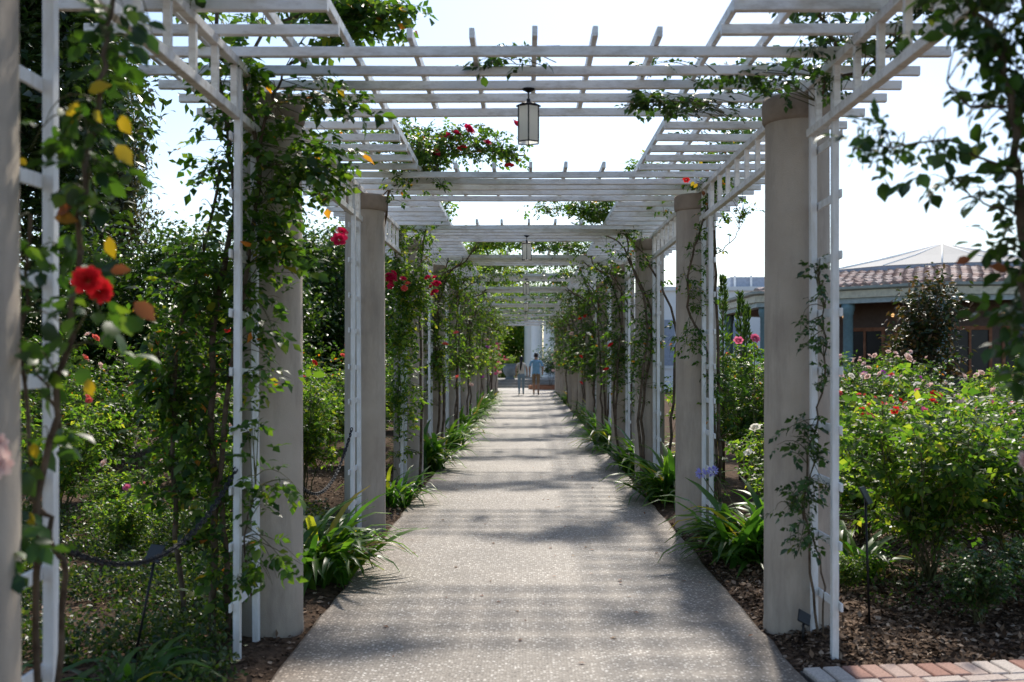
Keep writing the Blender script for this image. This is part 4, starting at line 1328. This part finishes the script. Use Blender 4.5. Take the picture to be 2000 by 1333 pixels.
def tree(name, label, cat, base, trunk_h, trunk_r, lobes, ncl, per, spread, size, mat, seed, droop=0.0, shape=2, wid=1.0, group=None, bark='trunk'):
    rng = np.random.default_rng(seed)
    rnd = random.Random(seed)
    t = thing(name, label, cat, base, group)
    clumps = []
    tot = sum(l[3] * l[4] * l[5] for l in lobes)
    for (cx, cyy, cz, rx, ry, rz) in lobes:
        k = max(3, int(ncl * rx * ry * rz / tot))
        for _ in range(k):
            d = rng.normal(size=3)
            d /= np.linalg.norm(d)
            r = rnd.uniform(.35, 1.0) ** .6 * rnd.uniform(.85, 1.12)
            clumps.append(((cx + d[0] * rx * r, cyy + d[1] * ry * r, cz + d[2] * rz * r), rnd.uniform(.6, 1.3)))
    tr = MB()
    top = Vector((rnd.uniform(-.2, .2), rnd.uniform(-.2, .2), trunk_h))
    tr.tube(smooth_line([(0, 0, -.2), (rnd.uniform(-.1, .1), 0, trunk_h * .5), top], 4), [trunk_r * (1.25 - .06 * i) for i in range(9)], 9)
    tr.build('trunk', M[bark], t)
    lm = MB()
    for c, s in rnd.sample(clumps, min(len(clumps), 34)):
        a = top * rnd.uniform(.55, 1.0)
        b = Vector(c)
        lm.tube(bez(a, b, Vector((0, 0, .15 * (b - a).length)), 6), [trunk_r * .42 * (1 - .15 * i) for i in range(6)], 5, cap=False)
    lm.build('limbs', M[bark], t)
    B, D, Nn, S_ = crown_leaves(rng, clumps, per, spread, size, droop=droop)
    link('crown', leaf_mesh('crown', B, D, Nn, S_, mat, shape, wid), t, kind='stuff')
    return t


tree('laurel_tree', 'huge dark glossy-leaved tree at the far left', 'tree', (-7.7, 13.2, 0), 3.6, .22,
     [(0.4, 0, 5.2, 2.1, 1.8, 2.6), (.2, 0, 7.6, 2.2, 1.8, 2.2), (-1.2, 0, 4.0, 1.6, 1.5, 2.2), (-2.5, .5, 6, 2, 1.6, 3)], 900, 110, .26, .16, M['tree_leaf'], 301, shape=4, wid=.75)
tree('gum_tree', 'tall grey-green weeping tree rising behind the dark tree', 'tree', (-9.0, 20.5, 0), 5.5, .2,
     [(0.2, 0, 4.6, 1.0, .9, 1.6), (.0, 0, 6.4, 1.15, 1.0, 1.8), (-.1, 0, 8.4, .95, .9, 1.5)], 380, 130, .34, .13, M['gum_leaf'], 302, droop=1.6, wid=.55)
for k, (x, y, h, r, lb) in enumerate(((-6.1, 17.6, 3.9, 1.2, 'rounded green hedge tree below the weeping tree'), (-5.0, 18.4, 3.7, 1.1, 'rounded hedge tree left of the near left column'),
                                      (-7.6, 16.6, 3.6, 1.2, 'shaded hedge tree behind the blurred trellis'), (-4.0, 21.0, 4.3, 1.0, 'dark tree between the second and third left columns'),
                                      (-5.0, 21.5, 4.4, 1.1, 'dark tree just right of the near left column'), (-4.6, 27, 5.4, 1.5, 'dark tree behind the fourth left column'),
                                      (-4.8, 33, 6.0, 1.8, 'dark tree behind the sixth left column'), (-5.2, 41, 6.6, 2.2, 'dark tree behind the far left columns'))):
    q = tree('hedge_tree', lb, 'tree', (x, y, 0), h * .45, .09, [(0, 0, h * .62, r, r, h * .38), (.2, 0, h * .3, r, r, h * .28)], 220 if y < 25 else 150, 95, .2 if y < 25 else .3, .10 if y < 25 else .16, M['hedge_leaf'], 310 + k, group='hedge trees along the left beds')
for k, (x, y, h, r, lb) in enumerate(((-4.2, 71, 9.6, 2.4, 'tall dark tree beyond the far end, left of the opening'), (-1.6, 74, 9.9, 1.9, 'tall tree beyond the far end just left of the lantern line'),
                                      (-1.2, 66, 5.5, 1.9, 'dark tree filling the view left of the white portico'), (-3.2, 63, 6.0, 1.9, 'leafy tree behind the stone urn'),
                                      (4.6, 70, 8.8, 2.2, 'tall tree beyond the white portico'))):
    tree('court_tree', lb, 'tree', (x, y, 0), h * .5, .16, [(0, 0, h * .66, r, r, h * .34), (.3, 0, h * .35, r * .9, r, h * .3)], 150, 70, .4, .22, M['bush_leaf'], 330 + k, group='trees beyond the far court')
mp_ = P(1810, 660, 21)
tree('magnolia_tree', 'small bronze-leaved magnolia in front of the tiled pavilion', 'tree', (mp_.x, 21, 0), 1.7, .06,
     [(-.05, 0, 1.6, .66, .6, .8), (0.05, 0, 2.45, .52, .5, .6), (.1, 0, 3.05, .3, .3, .4)], 130, 36, .17, .14, M['magnolia_leaf'], 341, wid=.7)
for k, (px, py, Y) in enumerate(((1412, 545, 12.5), (1447, 575, 12.8), (1458, 600, 13.0))):
    top = P(px, py, Y)
    tt = thing('spiky_juniper', ['tallest spiky upright juniper behind the third right column', 'middle spiky juniper by the white building', 'short spiky juniper by the pavilion corner'][k], 'shrub', (top.x, Y, 0))
    rng = np.random.default_rng(60 + k)
    n = 650
    z = rng.uniform(.2, 1, n) ** .8 * top.z
    a_ = k * 2.0
    rad = (.17 * (1 - z / top.z) ** .7 + .012) * (.35 + .65 * np.abs(np.sin(z * 6 + a_)))
    a = rng.uniform(0, 6.28, n)
    B = np.stack([np.cos(a) * rad * rng.random(n) ** .4, np.sin(a) * rad * rng.random(n) ** .4, z], 1)
    D = np.stack([np.cos(a) * .5, np.sin(a) * .5, np.full(n, 1.0)], 1) + rng.normal(size=(n, 3)) * .2
    link('foliage', leaf_mesh('juniper', B, D, rng.normal(size=(n, 3)), rng.uniform(.05, .1, n), M['hedge_leaf'], 2, .5), tt, kind='stuff')
    MB().tube([(0, 0, -.05), (0, 0, top.z * .9)], [.03, .006], 6).build('trunk', M['trunk'], tt)

# ------------------------------------------------------------------ pavilion at the right
PC = Vector((13.17, 31.45, 0))
e0 = math.atan2(-6.45, -2.70)


def ngon(R, n, z, off=0.0):
    return [Vector((PC.x + R * math.cos(e0 + off + 2 * math.pi * k / n), PC.y + R * math.sin(e0 + off + 2 * math.pi * k / n), z)) for k in range(n)]


pav = thing('pavilion', 'octagonal garden pavilion with tiled eaves and canvas tent roof at right', 'pavilion', PC)


def ringwall(mb, A, B_):
    n = len(A)
    mb.add([p - PC for p in A] + [p - PC for p in B_], [(k, (k + 1) % n, n + (k + 1) % n, n + k) for k in range(n)])


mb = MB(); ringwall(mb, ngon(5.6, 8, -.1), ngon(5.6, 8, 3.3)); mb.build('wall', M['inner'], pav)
mb = MB(); ringwall(mb, ngon(7.0, 8, 3.02), ngon(7.0, 8, 3.16)); ringwall(mb, ngon(6.7, 8, 3.02), ngon(7.0, 8, 3.02)); mb.build('lower_beam', M['gutter'], pav)
mb = MB(); ringwall(mb, ngon(7.06, 8, 3.163), ngon(7.06, 8, 3.36)); ringwall(mb, ngon(6.9, 8, 3.163), ngon(7.06, 8, 3.163)); mb.build('fascia', M['fascia'], pav)
mb = MB(); ringwall(mb, ngon(7.08, 8, 3.37), ngon(7.16, 8, 3.40)); ringwall(mb, ngon(7.16, 8, 3.40), ngon(7.18, 8, 3.47)); ringwall(mb, ngon(7.18, 8, 3.47), ngon(7.1, 8, 3.47)); mb.build('gutter', M['gutter'], pav)
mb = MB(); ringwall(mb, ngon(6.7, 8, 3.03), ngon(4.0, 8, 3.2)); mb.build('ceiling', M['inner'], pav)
roof = MB(); ringwall(roof, ngon(7.12, 8, 3.44), ngon(4.0, 8, 4.06))
roof = roof.build('roof', M['tileflat'], pav)
ov, of = [], []
for q, (y_, s_) in enumerate(((0, 1.0), (.38, .82))):
    for k in range(6):
        w = math.pi * k / 5
        ov.append((.105 * s_ * math.cos(w), y_, .085 * s_ * math.sin(w) + (.012 if q == 0 else -.006)))
for k in range(5):
    of.append((k, k + 1, 7 + k, 6 + k))
of.append((0, 1, 2, 3, 4, 5))
tile_mesh = MB().add(ov, of, False).mesh('tile', M['tile'])
cnt = 0
E, T = ngon(7.14, 8, 3.46), ngon(4.05, 8, 4.075)
rt = random.Random(5)
for face in (7, 0):
    a, b, c, d = E[face], E[(face + 1) % 8], T[face], T[(face + 1) % 8]
    u = (b - a).normalized()
    mid_in = ((c + d) / 2 - (a + b) / 2)
    w = mid_in.normalized()
    nrm = u.cross(w).normalized()
    if nrm.z < 0:
        nrm = -nrm
        u2 = -u
    else:
        u2 = u
    Wd, sl = (b - a).length, mid_in.length
    for r_ in range(8):
        yy = r_ * .375
        inset = (Wd - (d - c).length) / 2 * yy / sl
        ncol = int((Wd - 2 * inset) / .27)
        for k in range(ncol):
            p = a + u * (inset + (k + .5) * (Wd - 2 * inset) / ncol) + w * yy + nrm * .012
            dv = p - Vector((0, 0, CAM_H))
            if VX + dv.x * FPX / dv.y > 2030 or cnt >= 300:
                continue
            cnt += 1
            o = link('tile', tile_mesh, roof)
            Rm = Matrix((u2, w, nrm)).transposed().to_4x4()
            o.matrix_local = Matrix.Translation(p - PC + nrm * rt.uniform(-.008, .01)) @ Rm
mb = MB(); ringwall(mb, ngon(4.07, 16, 3.9), ngon(4.07, 16, 4.20)); mb.build('valance', M['valance'], pav)
ap = Vector((PC.x, PC.y, 5.17))
ring = ngon(4.09, 16, 4.205)
for k in range(16):
    a, b = ring[k] - PC, ring[(k + 1) % 16] - PC
    top = ap - PC
    m1, m2 = a.lerp(top, .5) - Vector((0, 0, .05)), b.lerp(top, .5) - Vector((0, 0, .05))
    MB().add([a, b, m2, m1, top], [(0, 1, 2, 3), (3, 2, 4)]).build('tent_panel', M['tent'], pav)
    MB().tube([a, m1 + Vector((0, 0, .012)), top], .022, 5).build('seam', M['plaster'], pav)
for k in (0, 1, 2, 7, 6, 15, 14):
    pass
for k, p in enumerate(ngon(6.72, 8, 0)):
    MB().lathe([(.17, -.1), (.17, .12), (.135, .16), (.13, 2.72), (.15, 2.74), (.15, 2.8), (.175, 2.86), (.175, 3.025)], 20).build('post', M['teal'], pav, p - PC)
mid = P(1672, 640, 27.6)
MB().lathe([(.17, -.1), (.17, .12), (.135, .16), (.13, 2.72), (.15, 2.74), (.15, 2.8), (.175, 2.86), (.175, 3.025)], 20).build('post', M['teal'], pav, (8.75 - PC.x, 26.98 - PC.y, 0))

M['glow'] = bpy.data.materials.new('lamp_glow')
M['glow'].use_nodes = True
gb = M['glow'].node_tree.nodes['Principled BSDF']
gb.inputs['Emission Color'].default_value = (1.0, 0.55, 0.2, 1)
gb.inputs['Emission Strength'].default_value = 0.9
W8 = ngon(5.6, 8, 0)
for face in (7, 0):
    a, b = W8[face], W8[(face + 1) % 8]
    u = (b - a).normalized()
    nrm = Vector((u.y, -u.x, 0))
    if nrm.dot(a + b - PC * 2) < 0:
        nrm = -nrm
    Rm = Matrix((u, nrm, Vector((0, 0, 1)))).transposed().to_4x4()
    for k in range(3):
        p = a + (b - a) * ((k + .5) / 3)
        Mx = Matrix.Translation(p - PC) @ Rm
        w_ = MB().box(-.5, .5, .004, .02, .1, 2.3).build('door_pane', M['sign'], pav)
        w_.matrix_local = Mx
        f_ = MB()
        for x0, x1, z0, z1 in ((-.58, -.5, .05, 2.4), (.5, .58, .05, 2.4), (-.5, .5, 2.3, 2.4), (-.03, .03, .1, 2.3), (-.5, -.03, 1.1, 1.16), (.03, .5, 1.1, 1.16)):
            f_.box(x0, x1, .0, .06, z0, z1)
        f_.build('door_frame', M['rust'], pav).matrix_local = Mx
        l_ = MB().lathe([(.015, -.05), (.035, -.035), (.045, .01), (.03, .045), (.012, .05)], 12).build('wall_lamp', M['glow'], pav)
        l_.location = p + u * .85 + nrm * .12 + Vector((0, 0, 2.72)) - PC

# white building further back at right
wb = thing('white_building', 'low white building with flat parapet behind the right-hand columns', 'building', (9.5, 48, 0))
MB().box(-3.6, 8, 0, 8, -.2, 4.8).build('wall', M['plaster'], wb)
MB().box(-3.7, 8.1, -.12, 8.1, 4.8, 5.0).build('cornice', M['plaster'], wb)
for k in range(4):
    MB().box(-2.9 + k * 1.6, -2.3 + k * 1.6, -.06, -.003, 1.2, 3.4).build('window', M['valance'], wb)
    MB().box(-3.0 + k * 1.6, -2.2 + k * 1.6, -.1, -.004, 1.05, 1.17).build('sill', M['plaster'], wb)
MB().box(.6, 4.5, 1, 3, 5.003, 5.55).build('roof_screen', M['valance'], wb)
for k in range(5):
    MB().box(.75 + k * .8, .85 + k * .8, .9, .98, 5.003, 5.62).build('screen_post', M['plaster'], wb)

# ------------------------------------------------------------------ far court: steps, urn, portico, planter
steps = thing('garden_steps', 'wide low stone steps at the far end of the walk', 'steps', (-.5, 51.8, 0))
for k in range(3):
    MB().box(-2.0, 2.2, k * .42, 4.5, .004 + k * .14, .004 + (k + 1) * .14, b=.015).build('step', M['stone'], steps)
up = P(996, 741, 53.2)
urn = thing('stone_urn', 'rounded blue-grey stone urn on the far steps', 'urn', (up.x, 53.4, .424))
MB().lathe([(.26, 0), (.26, .06), (.2, .1), (.2, .14), (.34, .32), (.40, .52), (.37, .68), (.31, .76), (.34, .8), (.34, .83), (.29, .83), (.27, .76)], 28).build('body', M['urn'], urn)
pl_ = Plant(71)
for k in range(26):
    pl_.shoot(Vector((0, 0, .78)), Vector((random.gauss(0, .22), random.gauss(0, .2), .95 + random.random() * .35)), Vector((0, 0, .1)), gap=.06, sc=1.6)
B, D, Nn, S_ = pl_.leaves(.05)
ut = thing('urn_plant', 'leafy plant with pink flowers growing in the far urn', 'plant', (up.x, 53.4, .424))
link('foliage', leaf_mesh('foliage', B, D, Nn, S_, M['bush_leaf'], 2), ut, kind='stuff')
for k in range(5):
    flower(ut, (random.gauss(-.25, .12), -.2, 1.0 + random.random() * .2), .1, ROSE['pink'])

port = thing('white_portico', 'white classical portico with round columns beyond the far court', 'portico', (.7, 60, .42))
for (px, Y) in ((1034.5, 63.5), (1048.5, 60.0), (1073, 57.0), (1100, 54.0)):
    x = (px - VX) * Y / FPX
    MB().lathe([(.44, 0), (.44, .14), (.38, .2), (.36, .26), (.345, 2.4), (.31, 4.4), (.33, 4.45), (.4, 4.6), (.42, 4.65)], 28).build('column', M['plaster'], port, (x - .7, Y - 60, 0))
MB().add([(-.85, 4.2, 4.651), (1.3, -6.9, 4.651), (3.2, -6.9, 4.651), (3.2, 4.2, 4.651), (-.85, 4.2, 5.3), (1.3, -6.9, 5.3), (3.2, -6.9, 5.3), (3.2, 4.2, 5.3)],
         [(0, 1, 2, 3), (4, 7, 6, 5), (0, 4, 5, 1), (1, 5, 6, 2), (2, 6, 7, 3), (3, 7, 4, 0)]).build('entablature', M['plaster'], port)
MB().box(1.6, 3.1, -5, 4, 0, 4.65).build('wall', M['plaster'], port)
MB().add([(-1.2, 4.8, -.42), (1.0, -7.4, -.42), (3.4, -7.4, -.42), (3.4, 4.8, -.42), (-1.2, 4.8, -.003), (1.0, -7.4, -.003), (3.4, -7.4, -.003), (3.4, 4.8, -.003)],
         [(0, 3, 2, 1), (4, 5, 6, 7), (0, 1, 5, 4), (1, 2, 6, 5), (2, 3, 7, 6), (3, 0, 4, 7)]).build('base', M['stone'], port)

bp_ = P(1066, 758, 49.5)
ring_ = thing('planter_ring', 'round terracotta planter edging with leaf litter at the end of the walk', 'planter', (1.25, 49.6, 0))
MB().lathe([(1.1, 0), (1.1, .2), (.98, .2), (.98, .14), (0.01, .17)], 36, smooth=False).build('kerb', M['rust'], ring_)
v, tips = bush_plant(210, 2.1, .9, 14, 14, .075, 1.5)
bs = thing('court_rose', 'dark rose shrub with red blooms in the round planter', 'rose bush', (1.25, 49.6, .15))
for s in v.stems[:6]:
    s.build('stem', M['bark'], bs)
B, D, Nn, S_ = v.leaves(.055)
link('foliage', leaf_mesh('foliage', B, D, Nn, S_, M['dark_leaf'], 2), bs, kind='stuff')
for k in range(7):
    flower(bs, tips[k * 5], .1, ROSE['red' if k % 2 else 'blush'])
for k, (x, y, s, bl) in enumerate(((-1.95, 49.2, 1.0, 'pink'), (-2.3, 51.0, 1.1, 'blush'))):
    bush(x, y, 4, s, [bl, 'pink'], 10, .1, ['pink-flowered rose bush left of the far steps', 'pale rose bush behind the far left columns'][k], 900 + k)

# ------------------------------------------------------------------ people
SK = plain('skin', (0.42, 0.25, 0.17), rough=0.55)
CL_ = {'hair': plain('dark_hair', (0.012, 0.009, 0.008), rough=0.4), 'cream': plain('cream_top', (0.72, 0.66, 0.58), rough=0.9), 'jean': plain('pale_denim', (0.24, 0.33, 0.40), rough=0.9),
       'blue': plain('light_blue_shirt', (0.22, 0.45, 0.68), rough=0.9), 'khaki': plain('khaki_shorts', (0.28, 0.19, 0.11), rough=0.9), 'shoe': plain('dark_shoe', (0.03, 0.03, 0.035), rough=0.6)}


def person(label, loc, H, joints, edges, paint, mats, rz, hair):
    """body: one skin-modifier surface over a joint graph"""
    t = thing('person', label, 'person', loc, rz=rz)
    names = list(joints)
    me = bpy.data.meshes.new('body')
    me.from_pydata([tuple(Vector(joints[n][0]) * H) for n in names], [(names.index(a), names.index(b)) for a, b in edges], [])
    tmp = bpy.data.objects.new('body_tmp', me)
    C.objects.link(tmp)
    md = tmp.modifiers.new('skin', 'SKIN')
    md.use_smooth_shade = True
    for i, n in enumerate(names):
        r = joints[n][1]
        r = r if isinstance(r, tuple) else (r, r)
        me.skin_vertices[0].data[i].radius = (r[0] * H, r[1] * H)
        me.skin_vertices[0].data[i].use_root = (n == 'pelvis')
    sb = tmp.modifiers.new('sub', 'SUBSURF')
    sb.levels = sb.render_levels = 2
    bpy.context.view_layer.update()
    dg = bpy.context.evaluated_depsgraph_get()
    body = bpy.data.meshes.new_from_object(tmp.evaluated_get(dg))
    bpy.data.objects.remove(tmp)
    body.materials.clear()
    for m in mats:
        body.materials.append(m)
    for p in body.polygons:
        p.use_smooth = True
        c = p.center / H
        p.material_index = paint(c)
    link('body', body, t)
    hair(t, H)
    return t


def joints_for(stride, w, arms, hip):
    J = {
        'pelvis': ((0, 0, .53), (hip, hip * .72)), 'waist': ((0, 0, .61), (w * .82, w * .58)), 'chest': ((0, 0, .72), (w, w * .62)), 'collar': ((0, 0, .80), (w * .85, w * .5)),
        'neck': ((0, .004, .855), .031), 'skull_low': ((0, .01, .90), (.042, .05)), 'skull': ((0, 0, .945), (.047, .056)), 'crown': ((0, 0, .985), (.026, .03)),
    }
    E = [('pelvis', 'waist'), ('waist', 'chest'), ('chest', 'collar'), ('collar', 'neck'), ('neck', 'skull_low'), ('skull_low', 'skull'), ('skull', 'crown')]
    for s, k in ((-1, 'l'), (1, 'r')):
        f = stride * s
        J['hip' + k] = ((s * .052, 0, .49), .056)
        J['knee' + k] = ((s * .054, f * .55 + .01, .28), .036)
        J['calf' + k] = ((s * .055, f * .8, .19), .032)
        J['ankle' + k] = ((s * .055, f - .005, .045), .021)
        J['toe' + k] = ((s * .06, f + .07, .016), .018)
        E += [('pelvis', 'hip' + k), ('hip' + k, 'knee' + k), ('knee' + k, 'calf' + k), ('calf' + k, 'ankle' + k), ('ankle' + k, 'toe' + k)]
        sh, elb, wr = arms[k]
        J['shoulder' + k] = ((s * w * 1.12, 0, .79), .034)
        J['elbow' + k] = ((s * elb[0], elb[1], elb[2]), .025)
        J['wrist' + k] = ((s * wr[0], wr[1], wr[2]), .017)
        J['palm' + k] = ((s * (wr[0] + .003), wr[1] + .012, wr[2] - .035), (.020, .013))
        E += [('collar', 'shoulder' + k), ('shoulder' + k, 'elbow' + k), ('elbow' + k, 'wrist' + k), ('wrist' + k, 'palm' + k)]
        for q in range(4):
            J['finger%d%s' % (q, k)] = ((s * (wr[0] + .003), wr[1] - .008 + .013 * q, wr[2] - .075 - .004 * (q % 3)), .0055)
            E.append(('palm' + k, 'finger%d%s' % (q, k)))
        J['thumb' + k] = ((s * (wr[0] - .012), wr[1] + .035, wr[2] - .05), .006)
        E.append(('palm' + k, 'thumb' + k))
    return J, E


def woman_paint(c):
    if abs(c.x) > .115 and c.z < .745 or abs(c.x) > .135 and c.z < .76:
        return 0
    if c.z > .835:
        return 0
    if c.z > .545:
        return 1
    return 2 if c.z > .04 else 3


def man_paint(c):
    if c.z > .835:
        return 0
    if abs(c.x) > .125 and c.z < .68:
        return 0
    if c.z > .50:
        return 1
    if c.z > .275:
        return 2
    return 0 if c.z > .055 else 3


def woman_hair(t, H):
    MB().lathe([(.01, .862 * H), (.04 * H, .88 * H), (.053 * H, .92 * H), (.054 * H, .955 * H), (.042 * H, .99 * H), (.015 * H, 1.005 * H)], 18, cy=-.012).build('hair', CL_['hair'], t)
    MB().tube([(0, -.055, .93 * H), (-.005, -.10, .88 * H), (-.01, -.115, .8 * H), (-.03, -.11, .7 * H), (-.045, -.10, .63 * H)], [.035, .045, .048, .04, .012], 10).build('ponytail', CL_['hair'], t)


def man_hair(t, H):
    MB().lathe([(.02, .895 * H), (.048 * H, .905 * H), (.052 * H, .94 * H), (.05 * H, .965 * H), (.036 * H, .995 * H), (.01, 1.003 * H)], 18, cy=-.01).build('hair', CL_['hair'], t)
    for s in (-1, 1):
        MB().lathe([(.004, -.028), (.014, -.014), (.016, .012), (.006, .028)], 8).build('ear', SK, t, (s * .05 * H, .01, .925 * H))


J, E_ = joints_for(.05, .088, {'l': (0, (.135, -.02, .65), (.125, .03, .53)), 'r': (0, (.145, -.03, .65), (.15, .02, .54))}, .078)
wp = P(1018, 771, 41.6)
person('woman in cream top and pale jeans with long black ponytail, walking away', (wp.x, 41.6, .012), 1.62, J, E_, woman_paint, [SK, CL_['cream'], CL_['jean'], CL_['shoe']], .04, woman_hair)
J, E_ = joints_for(-.045, .104, {'l': (0, (.15, -.02, .64), (.15, .04, .51)), 'r': (0, (.165, -.03, .65), (.15, .06, .55))}, .082)
wp = P(1047, 772, 41.4)
person('man in light blue shirt and khaki shorts walking away', (wp.x, 41.4, .012), 1.76, J, E_, man_paint, [SK, CL_['blue'], CL_['khaki'], CL_['shoe']], -.05, man_hair)
